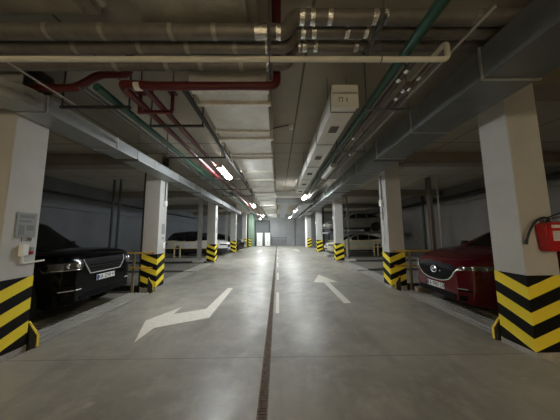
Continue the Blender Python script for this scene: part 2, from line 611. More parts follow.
def platform(side, y0, y1, label, z=0.0, group='lift platforms', depth=5.7, setback=0.0):
    e = (LE - 0.09 - setback) if side < 0 else (RE + 0.09 + setback)
    s = side
    zz = z
    t = thing('parking_platform', (e, (y0 + y1) / 2, PIT), label, 'parking platform', group)
    # stepped front beam, ridges along the aisle
    b = nb()
    prof = [(0, -0.16), (0, 0.0), (0.05, 0.0), (0.05, -0.03), (0.13, -0.03)]
    for q in (0.13, 0.235, 0.34, 0.445):
        prof += [(q, 0.004), (q + 0.035, 0.004), (q + 0.045, -0.012), (q + 0.105, -0.012)]
    prof += [(0.56, -0.012), (0.56, -0.16)]
    prism(b, [(e + s * p, q + zz) for p, q in prof], 'y', y0, y1)
    obj('front_beam', b, DECK if z < 0.5 else MIDST, t)
    # corrugated deck, ridges running in from the aisle
    b = nb()
    x0, x1 = e + s * 0.56, e + s * depth
    prof = []
    y = y0 + 0.04
    while y < y1 - 0.12:
        prof += [(y, -0.04), (y + 0.035, -0.04), (y + 0.05, 0.0), (y + 0.085, 0.0)]
        y += 0.10
    prof.append((y, -0.04))
    pts = [(a, q + zz) for a, q in prof] + [(y, -0.07 + zz), (y0 + 0.04, -0.07 + zz)]
    prism(b, pts, 'x', x0, x1)
    obj('deck', b, DECK if z < 0.5 else MIDST, t)
    for ya, yb in ((y0, y0 + 0.05), (y1 - 0.05, y1)):
        b = nb()
        box(b, min(x0, x1), max(x0, x1), ya, yb, -0.16 + zz, 0.03 + zz)
        obj('side_rail', b, MIDST, t)
    for xx in (e + s * 0.7, e + s * (depth - 0.5)):
        for yy in (y0 + 0.10, y1 - 0.22):
            b = nb()
            if z < 0.5:
                box(b, xx - 0.06, xx + 0.06, yy, yy + 0.12, PIT, -0.065 + zz)
                obj('leg', b, DARKST, t)
            else:
                yl = y0 - 0.062 if yy < (y0 + y1) / 2 else y1 + 0.002
                box(b, xx - 0.05, xx + 0.05, yl, yl + 0.06, PIT, 0.03 + zz)
                obj('corner_post', b, DKGREEN, t)
    return t


platform(-1, LY[0] + CD + 0.20, 6.45, 'ridged steel platform carrying the black car')
platform(1, RY[0] + CD + 0.20, 6.42, 'ridged steel platform carrying the maroon car')
platform(-1, LY[1] + CD + 0.06, 9.80, 'empty steel platform just past the black car')
platform(-1, 10.0, LY[2] - 0.05, 'second empty steel platform past the black car')
platform(1, RY[1] + CD + 0.06, 9.72, 'empty steel platform just past the maroon car')
platform(1, 9.98, RY[2] - 0.05, 'second empty steel platform past the maroon car')
platform(-1, LY[2] + CD + 0.06, 15.45, 'empty steel platform beside the white car')
platform(-1, 15.75, LY[3] - 0.05, 'steel platform under the white car')
platform(1, RY[2] + CD + 0.06, 15.30, 'empty steel platform beside the beige sedan')
platform(1, 15.80, 18.45, 'steel platform under the beige sedan', z=0.10)
platform(-1, LY[3] + CD + 0.06, 22.2, 'far steel platform under the dark car')
platform(-1, 22.4, LY[4] - 0.05, 'far empty steel platform past the dark car')
platform(1, RY[3] + CD + 0.06, RY[4] - 0.05, 'far empty steel platform beyond the beige sedan')
UPZ = 1.74
platform(1, 15.75, 18.50, 'raised upper steel platform above the beige sedan', z=UPZ, setback=0.12)


def post(x, y, w, m, label, z1=ZC, d=None, foot=False, z0=PIT, plate=WHITEP):
    t = thing('lift_post', (x, y, z0), label, 'post', 'lift posts')
    d = d or w
    b = nb()
    # I-shaped steel section
    box(b, x - w / 2, x + w / 2, y - d / 2, y - d / 2 + 0.02, z0, z1)
    box(b, x - w / 2, x + w / 2, y + d / 2 - 0.02, y + d / 2, z0, z1)
    box(b, x - 0.012, x + 0.012, y - d / 2 + 0.02, y + d / 2 - 0.02, z0, z1)
    obj('section', b, m, t)
    if foot:
        obj('foot_block', bbox_(x - 0.32, x + 0.32, y - 0.22, y - d / 2 - 0.01, -0.02, 0.14, 0.02, 1), plate, t)
    return t


BAYGAP = 0.02
post(-4.62, 12.90 + 0.05, 0.20, STEELP, 'pale steel post beside the column before the white car', foot=True)
post(-4.50, 19.15, 0.20, STEELP, 'pale steel post beside the slim column past the white car')
post(-4.42, 7.16, 0.06, DKGREEN, 'dark thin post behind the column past the black car')
post(-7.55, 9.90, 0.07, DKGREEN, 'dark post by the bay wall behind the black car')
post(-7.25, 9.90, 0.07, DKGREEN, 'second dark post by the bay wall behind the black car')
post(4.00, 7.05, 0.08, DKGREEN, 'dark green post behind the column by the maroon car')
post(7.05, 9.85, 0.17, mat('brown_post', (0.20, 0.165, 0.14), 0.7), 'brown post behind the maroon car near the bay wall')
post(4.20, 12.92, 0.07, DKGREEN, 'dark green post beside the column before the beige sedan', foot=True)
post(4.0, 18.9, 0.13, DKGREEN, 'dark post carrying the upper platform beyond the beige sedan')
post(8.8, 12.92, 0.10, DKGREEN, 'dark post near the wall behind the beige sedan')
tag(obj('pipe_conduit', tube(nb(), [(7.45, 9.85, PIT), (7.45, 9.85, ZC)], 0.035, 8), STEELP), 'slender pale vertical pipe behind the maroon car', 'pipe')
tag(obj('foot_block', bbox_(3.84, 4.28, 6.12, 6.27, 0.0165, 0.15, 0.02, 1), mat('tan_block', (0.45, 0.38, 0.28), 0.7)), 'tan block on the platform beside the maroon car bumper', 'block')


def railing(x0, x1, y, posts, m, label, z0=0.0, zt=1.1, zm=0.66, r=0.024, endcap=True, pm=mat('tan_post_paint', (0.40, 0.33, 0.19), 0.6)):
    t = thing('safety_railing', ((x0 + x1) / 2, y, z0), label, 'railing')
    for n, z in (('top_rail', zt), ('mid_rail', zm)):
        b = nb()
        box(b, x0, x1, y - 0.02, y + 0.02, z - r, z + r)
        bmesh.ops.bevel(b, geom=b.edges[:], offset=0.008, segments=1, affect='EDGES')
        obj(n, b, m, t)
    for p in posts:
        obj('post', bbox_(p - r - 0.012, p + r + 0.012, y + 0.021, y + 0.065, z0, zt, 0.006, 1), pm, t)
    if endcap:
        for z in (zt, zm):
            xx = x0 if abs(x0) < abs(x1) else x1
            c = bbox_(xx - 0.02, xx + 0.02, y - 0.03, y - 0.021, z - 0.02, z + 0.02)
            obj('bolt', c, REDBOX, t)
    return t


railing(-8.6, LF - 0.10, LY[1] - 0.04, [-4.35, -6.2, -8.2], YELLOW, 'yellow safety railing from the column past the black car', PIT)
railing(RF + 0.10, 8.6, RY[1] - 0.04, [3.98, 6.0, 8.2], YELLOW, 'yellow safety railing from the column beside the maroon car', PIT)
railing(-8.6, LF - 0.55, 15.6, [-7.35, -6.95, -4.9], PALEY, 'weathered yellow railing in front of the white car', PIT, r=0.035, pm=PALEY)
railing(3.6, 7.4, 15.5, [4.92, 6.85, 7.12], PALEY, 'pale yellow railing in front of the beige sedan', PIT, r=0.035, endcap=False, pm=PALEY)

# ------------------------------------------------------------------ vehicles


def smooth_interp(xs, pts):
    px = [p[0] for p in pts]
    pz = [p[1] for p in pts]
    f = lambda x: np.interp(x, px, pz)
    r = 0.05
    return (f(xs - r) + f(xs - r / 2) + f(xs) + f(xs + r / 2) + f(xs + r)) / 5


def car(label, cat_group, loc, rz, paint, S, plate=None, detail=True):
    L, W, H = S['L'], S['W'], S['H']
    rw = S['rw']
    xf, xr = L / 2 - S['fo'], -L / 2 + S['ro']
    t = thing(S['name'], loc, label, 'car', cat_group, rz)
    zb0 = S['clear']
    ra = rw + 0.055
    # ---- lower body loft
    xs = set(np.linspace(-L / 2 + 0.25, L / 2 - 0.25, 46))
    xs |= set(L / 2 - 0.25 * (1 - np.linspace(0, 1, 10)) ** 1.8) | set(-L / 2 + 0.25 * (1 - np.linspace(0, 1, 10)) ** 1.8)
    for w in (xf, xr):
        xs |= set(w + ra * np.sin(np.linspace(-PI / 2, PI / 2, 19)))
        xs |= {w - ra - 0.004, w + ra + 0.004}
    xs = np.array(sorted(xs))
    top = smooth_interp(xs, S['top'])
    plan = smooth_interp(xs, S['plan'])
    bot = smooth_interp(xs, [(-L / 2, zb0 + 0.16), (-L / 2 + 0.25, zb0 + 0.04), (-L / 2 + 0.6, zb0), (L / 2 - 0.6, zb0), (L / 2 - 0.2, zb0 + 0.03), (L / 2, zb0 + 0.10)])
    bm = nb()
    rings = []
    for x, zt, pl, zb in zip(xs, top, plan, bot):
        w = W / 2 * pl
        low = zb
        for wx in (xf, xr):
            dx = abs(x - wx)
            if dx < ra:
                low = max(low, rw + math.sqrt(ra * ra - dx * dx))
        low = min(low, zt - 0.12)
        h = zt - low
        half = [(0, zb), (0.66 * W / 2 * min(1, pl + .02), zb), (0.67 * W / 2 * min(1, pl + .02), low), (0.955 * w, low), (0.985 * w, low + 0.03)]
        hz = zt - zb
        for f, yy in S['sect']:
            half.append((yy * w, max(low + 0.03 + 0.012 * (f + 0.1), zb + f * hz) if f < 0.95 else zb + f * hz))
        half += [(0.70 * w, zt + 0.012), (0.35 * w, zt + 0.028), (0, zt + 0.034)]
        for i in range(4, len(half)):
            half[i] = (half[i][0], max(half[i][1], half[i - 1][1]))
        ring = [bm.verts.new((x, y, z)) for y, z in half] + [bm.verts.new((x, -y, z)) for y, z in half[-2:0:-1]]
        rings.append(ring)
    n = len(rings[0])
    for a, b in zip(rings[:-1], rings[1:]):
        for k in range(n):
            bm.faces.new((a[k], a[(k + 1) % n], b[(k + 1) % n], b[k]))
    bm.faces.new(rings[0])
    bm.faces.new(rings[-1][::-1])
    # ---- cabin loft
    cx = np.linspace(S['roof'][0][0], S['roof'][-1][0], 44)
    cz = smooth_interp(cx, S['roof'])
    ct = np.interp(cx, xs, top)
    cp = np.interp(cx, xs, plan)
    rings = []
    belt = float(np.interp(0, xs, top))
    for x, zr, zt, pl in zip(cx, cz, ct, cp):
        wb = W / 2 * S.get('cb', 0.93) * pl
        wt = W / 2 * S.get('ct', 0.72)
        zr = max(zr, zt + 0.01)
        yat = lambda z: wb - (wb - wt) * max(0, (z - belt)) / (H - belt)
        zs = zt - 0.05
        half = [(wb * 0.98, zs), (yat(zt), zt - 0.0), (yat(zt + 0.33 * (zr - zt)), zt + 0.33 * (zr - zt)), (yat(zt + 0.66 * (zr - zt)), zt + 0.66 * (zr - zt)),
                (yat(zt + 0.90 * (zr - zt)), zt + 0.90 * (zr - zt)), (yat(zr) - 0.05, zr - 0.005), (yat(zr) * 0.5, zr + 0.02), (0, zr + 0.028)]
        ring = [bm.verts.new((x, y, z)) for y, z in half] + [bm.verts.new((x, -y, z)) for y, z in half[-2::-1]]
        rings.append(ring)
    for a, b in zip(rings[:-1], rings[1:]):
        for k in range(len(a) - 1):
            bm.faces.new((a[k], a[k + 1], b[k + 1], b[k]))
    bm.faces.new(rings[0])
    bm.faces.new(rings[-1][::-1])
    bmesh.ops.recalc_face_normals(bm, faces=bm.faces[:])
    bvh = BVHTree.FromBMesh(bm)
    body = obj('body_shell', bm, paint, t, smooth=math.radians(38), world=False)

    def hit(axis, a, b, sgn):
        if axis == 'x':
            o, d = Vector((sgn * 10, a, b)), Vector((-sgn, 0, 0))
        elif axis == 'y':
            o, d = Vector((a, sgn * 10, b)), Vector((0, -sgn, 0))
        else:
            o, d = Vector((a, b, 10)), Vector((0, 0, -1))
        p, nrm, _, _ = bvh.ray_cast(o, d)
        return p, d

    def patch(name, axis, sgn, us, lo, hi, m, off=0.006, nv=5, nu=16, parent=None):
        """panel laid on the body between the curves lo(u) and hi(u)"""
        us_ = np.linspace(us[0], us[1], nu + 1)
        g = []
        b = nb()
        prev = None
        for u in us_:
            l_, h_ = lo(u), hi(u)
            row = []
            for j in range(nv + 1):
                v = l_ + (h_ - l_) * j / nv
                p, d = hit(axis, u, v, sgn)
                if p is None:
                    p = prev if prev is not None else Vector((0, 0, 0))
                prev = p
                row.append(p - d * off)
            g.append(row)
        d = hit(axis, us_[0], lo(us_[0]), sgn)[1]
        A = [[b.verts.new(p) for p in r] for r in g]
        Bk = [[b.verts.new(p + d * (off + 0.004)) for p in r] for r in g]
        for i in range(nu):
            for j in range(nv):
                b.faces.new((A[i][j], A[i + 1][j], A[i + 1][j + 1], A[i][j + 1]))
                b.faces.new((Bk[i][j], Bk[i][j + 1], Bk[i + 1][j + 1], Bk[i + 1][j]))
        for j in range(nv):
            b.faces.new((A[0][j], A[0][j + 1], Bk[0][j + 1], Bk[0][j]))
            b.faces.new((A[nu][j], Bk[nu][j], Bk[nu][j + 1], A[nu][j + 1]))
        for i in range(nu):
            b.faces.new((A[i][0], Bk[i][0], Bk[i + 1][0], A[i + 1][0]))
            b.faces.new((A[i][nv], A[i + 1][nv], Bk[i + 1][nv], Bk[i][nv]))
        return obj(name, b, m, parent or t, smooth=math.radians(50), world=False)

    def line(name, path, r, m, parent=None, axis='x', sgn=1):
        pts = []
        for a, b2 in path:
            p, d = hit(axis, a, b2, sgn)
            if p is not None:
                pts.append(p - d * r * 0.6)
        return obj(name, tube(nb(), pts, r, 6), m, parent or t, smooth=1.0, world=False)

    def curve(pts):
        return lambda u: float(np.interp(u, [p[0] for p in pts], [p[1] for p in pts]))
    # ---- glass
    for a, b, lo, hi in S['win']:
        for s in (1, -1):
            patch('side_window', 'y', s, (a, b), curve(lo), curve(hi), GLASS, 0.005, 4, 14)
    wx0, wx1 = S['ws']
    hw = S.get('wsw', 0.66) * W / 2

    def wsp(name, x0, x1, y0, y1):
        b = nb()
        rows = []
        for i in range(9):
            x = x0 + (x1 - x0) * i / 8
            fr = i / 8
            w_ = (y0 + (y1 - y0) * fr)
            row = []
            for j in range(11):
                y = -w_ + 2 * w_ * j / 10
                p, d = hit('z', x, y, 1)
                row.append(b.verts.new(p + Vector((0, 0, 0.006))))
            rows.append(row)
        for i in range(8):
            for j in range(10):
                b.faces.new((rows[i][j], rows[i + 1][j], rows[i + 1][j + 1], rows[i][j + 1]))
        ext = bmesh.ops.solidify(b, geom=b.faces[:], thickness=0.008)
        return obj(name, b, GLASS, t, smooth=1.0, world=False)
    wsp('windshield', wx1, wx0, hw * 0.86, hw)
    if 'rs' in S:
        wsp('rear_window', S['rs'][0], S['rs'][1], hw * 0.92, hw * 0.84)
    # ---- wheels
    def wheel(x, s):
        yo = W / 2 * 0.965
        b = nb()
        tw = 0.24
        prof = [(rw * 0.66, 0), (rw * 0.93, 0.0), (rw, 0.03), (rw, tw - 0.03), (rw * 0.93, tw), (rw * 0.66, tw)]
        lathe(b, [(r, (yo - a) * s) for r, a in prof], 'y', 30, (x, 0, rw))
        w_ = obj('wheel', b, TYRE, t, smooth=math.radians(40), world=False)
        b = nb()
        lathe(b, [(0.02, (yo - 0.012) * s), (rw * 0.16, (yo - 0.012) * s), (rw * 0.18, (yo - 0.05) * s), (rw * 0.20, (yo - 0.07) * s), (rw * 0.58, (yo - 0.09) * s), (rw * 0.60, (yo - 0.012) * s), (rw * 0.68, (yo - 0.006) * s), (rw * 0.68, (yo - 0.1) * s), (0.02, (yo - 0.1) * s)], 'y', 30, (x, 0, rw))
        for kk in range(5):
            a = 2 * PI * kk / 5 + 0.3
            c0, c1 = rw * 0.14, rw * 0.62
            for da in (-0.11, 0.11):
                p0 = Vector((x + c0 * math.cos(a), (yo - 0.03) * s, rw + c0 * math.sin(a)))
                p1 = Vector((x + c1 * math.cos(a + da), (yo - 0.022) * s, rw + c1 * math.sin(a + da)))
                tube(b, [p0, p1], 0.022, 6)
        obj('rim', b, S.get('rim', RIM), w_, smooth=math.radians(40), world=False)
    for x in (xf, xr):
        for s in (1, -1):
            wheel(x, s)
    # ---- mirrors
    mx, mz = S['mirror']
    for s in (1, -1):
        b = nb()
        yb = W / 2 * 0.90
        bx = bbox_(mx - 0.07, mx + 0.07, min(s * (yb + 0.06), s * (yb + 0.25)), max(s * (yb + 0.06), s * (yb + 0.25)), mz, mz + 0.15, 0.045, 3)
        tube(bx, [(mx, s * (yb - 0.08), mz - 0.01), (mx, s * (yb + 0.12), mz + 0.04)], 0.025, 8)
        obj('side_mirror', bx, S.get('mirm', paint), t, smooth=0.9, world=False)
    # ---- sill trim and door lines
    for s in (1, -1):
        patch('sill_trim', 'y', s, (xr + ra + 0.03, xf - ra - 0.03), lambda u: zb0 + 0.04, lambda u: zb0 + 0.13, S.get('trimm', BLACKPL), 0.008, 2, 10)
        for hx in S['handles']:
            patch('door_handle', 'y', s, (hx, hx + 0.18), lambda u: S['hz'], lambda u: S['hz'] + 0.03, S.get('handlem', paint), 0.022, 2, 4)
        for dx in S['doors']:
            patch('door_gap', 'y', s, (dx, dx + 0.008), lambda u: zb0 + 0.16, lambda u: belt - 0.02, BLACKPL, 0.002, 8, 1)
    # ---- front
    S['front'](dict(patch=patch, line=line, hit=hit, curve=curve, t=t, plate=plate, L=L, W=W))
    # ---- rear lamps
    for s in (1, -1):
        a, b = sorted((s * W * 0.28, s * W * 0.43))
        z = S['rl']
        patch('rear_lamp', 'x', -1, (a, b), lambda u: z, lambda u: z + 0.14, mat('rear_lamp_red', (0.35, 0.02, 0.02), 0.2), 0.008, 3, 6)
    return t


def add_plate(k, y, z, text, tilt=0.0):
    p, d = k['hit']('x', y, z, 1)
    x = p.x + 0.02
    o = obj('license_plate', bbox_(x - 0.012, x, -0.26, 0.26, z - 0.056, z + 0.056, 0.004, 1), PLATEW, k['t'], world=False)
    obj('plate_band', bbox_(x, x + 0.001, -0.256, -0.215, z - 0.05, z + 0.05), PLATEB, o, world=False)
    b = text_bm(text, 0.118, Matrix.Translation((x + 0.0012, 0.02, z)) @ FACE_PX @ Matrix.Diagonal((0.84, 1, 1, 1)))
    obj('plate_lettering', b, INK, o, world=False)


def front_lux(k):
    """upright front, wide slatted grille with a bright lower outline"""
    P, C = k['patch'], k['curve']
    lo = C([(-0.56, 1.03), (-0.53, 0.96), (-0.41, 0.79), (0.41, 0.79), (0.53, 0.96), (0.56, 1.03)])
    hi = lambda u: 1.065
    g = P('grille', 'x', 1, (-0.555, 0.555), lo, hi, BLACKPL, 0.012, 6, 28)
    for i, z in enumerate((0.85, 0.91, 0.97, 1.03)):
        w = 0.40 + (z - 0.80) * 0.62
        k['line']('grille_bar', [(u, z) for u in np.linspace(-w + 0.03, w - 0.03, 14)], 0.010, mat('grille_bar_dark', (0.04, 0.04, 0.04), 0.25, 0.5), g)
    k['line']('chrome_outline', [(-0.56, 1.06), (-0.535, 0.96), (-0.42, 0.79)] + [(u, 0.785) for u in np.linspace(-0.36, 0.36, 9)] + [(0.42, 0.79), (0.535, 0.96), (0.56, 1.06)], 0.013, CHROME, g)
    for s in (1, -1):
        a, b = sorted((s * 0.60, s * 0.97))
        top = C([(0.60, 1.04), (0.8, 1.03), (0.97, 1.01)])
        bot = C([(0.60, 0.925), (0.75, 0.89), (0.97, 0.87)])
        h = P('headlight', 'x', 1, (a, b), lambda u: bot(abs(u)), lambda u: top(abs(u)), LENS, 0.010, 4, 14)
        for yy, r in ((0.70, 0.040), (0.82, 0.040)):
            p, d = k['hit']('x', s * yy, 0.965, 1)
            bb = nb()
            lathe(bb, [(r * 0.5, -0.01), (r, 0.0), (r, 0.018), (r * 0.7, 0.022), (r * 0.65, 0.012), (0.004, 0.010)], 'x', 16, p + Vector((0.006, 0, 0)))
            obj('projector', bb, LENSB, h, smooth=0.7, world=False)
        k['line']('daylight_strip', [(s * u, 0.895) for u in np.linspace(0.63, 0.94, 9)], 0.008, LENSB, h)
    P('bumper_intake', 'x', 1, (-0.62, 0.62), lambda u: 0.33, C([(-0.62, 0.40), (-0.5, 0.46), (0.5, 0.46), (0.62, 0.40)]), BLACKPL, 0.008, 3, 16)
    for s in (1, -1):
        a, b = sorted((s * 0.62, s * 0.92))
        P('side_intake', 'x', 1, (a, b), lambda u: 0.52, lambda u: 0.60, BLACKPL, 0.008, 2, 8)
        k['line']('intake_blade', [(s * u, 0.535) for u in np.linspace(0.60, 0.90, 7)], 0.009, CHROME)
    if k['plate']:
        add_plate(k, 0.13, 0.675, k['plate'])


def front_shield(k):
    """shield shaped grille with a bright wing below it and slim lamps"""
    P, C = k['patch'], k['curve']
    lo = C([(-0.56, 0.84), (-0.50, 0.74), (-0.38, 0.64), (-0.2, 0.595), (0, 0.585), (0.2, 0.595), (0.38, 0.64), (0.50, 0.74), (0.56, 0.84)])
    hi = C([(-0.56, 0.87), (-0.45, 0.925), (-0.25, 0.94), (0, 0.945), (0.25, 0.94), (0.45, 0.925), (0.56, 0.87)])
    g = P('grille', 'x', 1, (-0.56, 0.56), lo, hi, BLACKPL, 0.010, 6, 28)
    k['line']('chrome_wing', [(-0.66, 0.86), (-0.58, 0.85)] + [(u, lo(u) - 0.005) for u in np.linspace(-0.54, 0.54, 23)] + [(0.58, 0.85), (0.66, 0.86)], 0.012, CHROME, g)
    p, d = k['hit']('x', 0, 0.79, 1)
    bb = nb()
    ring = [(p.x + 0.03, 0.082 * math.cos(a), 0.79 + 0.066 * math.sin(a)) for a in np.linspace(0, 2 * PI, 25)]
    tube(bb, ring, 0.009, 6)
    tube(bb, [(p.x + 0.03, -0.076, 0.80), (p.x + 0.03, -0.04, 0.815), (p.x + 0.03, 0, 0.765), (p.x + 0.03, 0.04, 0.815), (p.x + 0.03, 0.076, 0.80)], 0.010, 6)
    obj('badge', bb, CHROME, g, smooth=0.8, world=False)
    b2 = bbox_(p.x + 0.012, p.x + 0.03, 0.17, 0.20, 0.765, 0.79, 0.003, 1)
    obj('sensor', b2, LENSB, g, world=False)
    for s in (1, -1):
        a, b = sorted((s * 0.585, s * 0.90))
        top = C([(0.585, 0.905), (0.75, 0.93), (0.90, 0.95)])
        bot = C([(0.585, 0.865), (0.75, 0.855), (0.90, 0.875)])
        h = P('headlight', 'x', 1, (a, b), lambda u: bot(abs(u)), lambda u: top(abs(u)), LENS, 0.010, 4, 12)
        for yy, r in ((0.68, 0.030), (0.77, 0.032), (0.85, 0.028)):
            p, d = k['hit']('x', s * yy, 0.895, 1)
            bb = nb()
            lathe(bb, [(r * 0.5, -0.01), (r, 0.0), (r, 0.016), (r * 0.7, 0.02), (r * 0.65, 0.012), (0.004, 0.010)], 'x', 16, p + Vector((0.006, 0, 0)))
            obj('projector', bb, LENSB, h, smooth=0.7, world=False)
        a, b = sorted((s * 0.60, s * 0.76))
        f = P('fog_recess', 'x', 1, (a, b), lambda u: 0.47, lambda u: 0.51, BLACKPL, 0.008, 2, 8)
        k['line']('fog_blade', [(s * u, 0.515) for u in np.linspace(0.60, 0.72, 5)], 0.010, CHROME, f)
    P('bumper_intake', 'x', 1, (-0.70, 0.70), lambda u: 0.30, lambda u: 0.40, BLACKPL, 0.008, 3, 16)
    if k['plate']:
        add_plate(k, 0, 0.475, k['plate'])


def front_plain(zg0, zg1, wg, zh0, zh1):
    def f(k):
        P, C = k['patch'], k['curve']
        W = k['W']
        P('grille', 'x', 1, (-wg, wg), lambda u: zg0, lambda u: zg1, BLACKPL, 0.010, 3, 16)
        for s in (1, -1):
            a, b = sorted((s * (wg + 0.04), s * W * 0.475))
            P('headlight', 'x', 1, (a, b), lambda u: zh0, lambda u: zh1, LENS, 0.010, 3, 10)
        P('bumper_intake', 'x', 1, (-0.6, 0.6), lambda u: 0.30, lambda u: 0.40, BLACKPL, 0.008, 3, 16)
        add_plate(k, 0, 0.52, 'KA 1574 EB')
    return f


SECT = [(0.30, 0.995), (0.45, 1.0), (0.60, 0.995), (0.75, 0.985), (0.88, 0.965), (0.955, 0.93), (0.985, 0.87)]
LUX = dict(name='suv', L=5.0, W=2.02, H=1.88, rw=0.39, fo=0.86, ro=1.12, clear=0.24, sect=SECT,
           top=[(-2.5, 0.95), (-2.42, 1.16), (-1.6, 1.18), (0, 1.17), (1.0, 1.20), (1.7, 1.215), (2.2, 1.19), (2.38, 1.15), (2.46, 1.08), (2.5, 0.94)],
           plan=[(-2.5, 0.80), (-2.4, 0.93), (-2.0, 0.985), (0, 1), (1.6, 0.995), (2.1, 0.97), (2.3, 0.92), (2.42, 0.84), (2.5, 0.70)],
           roof=[(-2.44, 1.14), (-2.30, 1.48), (-2.12, 1.75), (-1.7, 1.86), (-0.8, 1.88), (0.0, 1.86), (0.32, 1.78), (1.08, 1.19)],
           win=[(-2.05, -1.05, [(-2.05, 1.27), (-1.05, 1.24)], [(-2.05, 1.60), (-1.9, 1.72), (-1.05, 1.76)]),
                (-0.98, -0.05, [(-0.98, 1.24), (-0.05, 1.23)], [(-0.98, 1.76), (-0.05, 1.75)]),
                (0.02, 0.86, [(0.02, 1.23), (0.86, 1.24)], [(0.02, 1.74), (0.28, 1.68), (0.86, 1.27)])],
           ws=(1.02, 0.36), rs=(-2.40, -2.16), mirror=(0.66, 1.22), handles=(-0.86, 0.10), hz=1.08, doors=(-1.02, -0.02, 0.92), rl=0.95, front=front_lux, mirm=BLACKPL)
SHIELD = dict(name='suv', L=4.58, W=1.86, H=1.68, rw=0.36, fo=0.92, ro=0.96, clear=0.20, sect=SECT,
              top=[(-2.29, 0.85), (-2.2, 1.03), (-1.6, 1.08), (0, 1.05), (0.85, 1.20), (1.4, 1.20), (1.85, 1.12), (2.10, 1.03), (2.22, 0.95), (2.27, 0.88), (2.29, 0.80)],
              plan=[(-2.29, 0.78), (-2.15, 0.92), (-1.8, 0.98), (0, 1), (1.3, 0.995), (1.8, 0.965), (2.05, 0.89), (2.2, 0.78), (2.29, 0.62)],
              roof=[(-2.22, 1.02), (-2.02, 1.36), (-1.7, 1.56), (-0.6, 1.68), (0.0, 1.66), (0.36, 1.57), (1.08, 1.19)],
              win=[(-1.80, -0.92, [(-1.80, 1.20), (-0.92, 1.10)], [(-1.80, 1.26), (-1.5, 1.48), (-0.92, 1.55)]),
                   (-0.86, -0.02, [(-0.86, 1.10), (-0.02, 1.11)], [(-0.86, 1.55), (-0.02, 1.57)]),
                   (0.04, 0.84, [(0.04, 1.15), (0.84, 1.24)], [(0.04, 1.56), (0.30, 1.50), (0.84, 1.26)])],
              ws=(1.02, 0.40), rs=(-2.16, -1.80), mirror=(0.68, 1.20), handles=(-0.78, 0.12), hz=0.93, doors=(-0.89, 0.01, 1.0), rl=0.86, front=front_shield, mirm=BLACKPL)
SEDAN = dict(name='sedan', L=4.75, W=1.84, H=1.46, rw=0.335, fo=0.92, ro=1.05, clear=0.17, sect=SECT,
             top=[(-2.375, 0.75), (-2.28, 0.98), (-1.7, 1.02), (0, 0.94), (0.9, 0.94), (1.6, 0.88), (2.1, 0.78), (2.28, 0.70), (2.375, 0.58)],
             plan=[(-2.375, 0.76), (-2.2, 0.92), (-1.8, 0.98), (0, 1), (1.4, 0.99), (1.9, 0.95), (2.2, 0.84), (2.375, 0.66)],
             roof=[(-2.0, 1.0), (-1.4, 1.26), (-0.75, 1.42), (-0.15, 1.46), (0.30, 1.39), (1.22, 0.94)],
             win=[(-1.50, -0.72, [(-1.50, 1.10), (-0.72, 1.02)], [(-1.50, 1.16), (-1.1, 1.30), (-0.72, 1.355)]),
                  (-0.66, 0.10, [(-0.66, 1.02), (0.10, 1.0)], [(-0.66, 1.36), (0.10, 1.38)]),
                  (0.15, 0.92, [(0.15, 1.0), (0.92, 1.01)], [(0.15, 1.37), (0.35, 1.31), (0.92, 1.03)])],
             ws=(1.12, 0.36), rs=(-1.86, -0.95), mirror=(0.74, 0.98), handles=(-0.60, 0.20), hz=0.86, doors=(-0.69, 0.13, 0.98), rl=0.80, front=front_plain(0.50, 0.66, 0.42, 0.62, 0.72))
WAGON = dict(SHIELD)
WAGON.update(name='suv', H=1.72, front=front_plain(0.62, 0.84, 0.46, 0.80, 0.90), L=4.6)

BLACKPAINT = mat('black_car_paint', (0.0025, 0.0025, 0.003), 0.13, spec=0.16, coat=0.0)
MAROON = mat('maroon_car_paint', (0.095, 0.003, 0.008), 0.25, 0.1, spec=0.25, coat=0.3)
BEIGE = mat('beige_car_paint', (0.74, 0.69, 0.60), 0.32, 0.1, coat=0.8)
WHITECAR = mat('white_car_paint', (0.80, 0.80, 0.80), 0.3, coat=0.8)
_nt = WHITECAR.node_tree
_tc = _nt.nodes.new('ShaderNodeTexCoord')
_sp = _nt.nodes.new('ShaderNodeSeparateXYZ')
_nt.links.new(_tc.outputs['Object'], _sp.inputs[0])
_k = M_(_nt, 'MAXIMUM', M_(_nt, 'GREATER_THAN', _sp.outputs[2], 1.17), M_(_nt, 'LESS_THAN', _sp.outputs[2], 0.58))  # black roof and cladding; lower band also paints in shade on the doors
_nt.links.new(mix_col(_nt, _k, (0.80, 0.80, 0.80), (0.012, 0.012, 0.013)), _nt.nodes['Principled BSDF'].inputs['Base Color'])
DARKCAR = mat('dark_car_paint', (0.012, 0.013, 0.016), 0.2, coat=1.0)
SILVER = mat('silver_car_paint', (0.24, 0.22, 0.19), 0.32, 0.3, coat=0.8)

DZ = 0.004
rr = car('black luxury SUV with bright-outlined grille on the ridged platform', 'parked cars', (-3.90 - 2.5, 5.06, DZ + 0.02), 0, BLACKPAINT, LUX, 'KA 3240 HI')
rr.scale = (1, 1, 1.07)
mz = car('maroon SUV with round badge parked beside the extinguisher column', 'parked cars', (3.53 + 2.29, 4.95, DZ + 0.01), PI, MAROON, SHIELD, 'KA 7907 OP')
mz.scale = (1, 1, 1.04)
car('beige sedan seen side-on behind the pale yellow railing', 'parked cars', (3.72 + 2.375, 16.98, DZ + 0.10), PI, BEIGE, SEDAN)
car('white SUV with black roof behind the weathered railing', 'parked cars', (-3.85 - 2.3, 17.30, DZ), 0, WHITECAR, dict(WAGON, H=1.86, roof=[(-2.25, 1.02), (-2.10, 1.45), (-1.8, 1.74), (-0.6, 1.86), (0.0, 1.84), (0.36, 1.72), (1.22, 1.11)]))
car('dark car beyond the white SUV near the far wall', 'parked cars', (-3.15 - 2.3, 21.0, DZ), 0, DARKCAR, dict(WAGON, front=front_plain(0.62, 0.84, 0.46, 0.80, 0.90)))
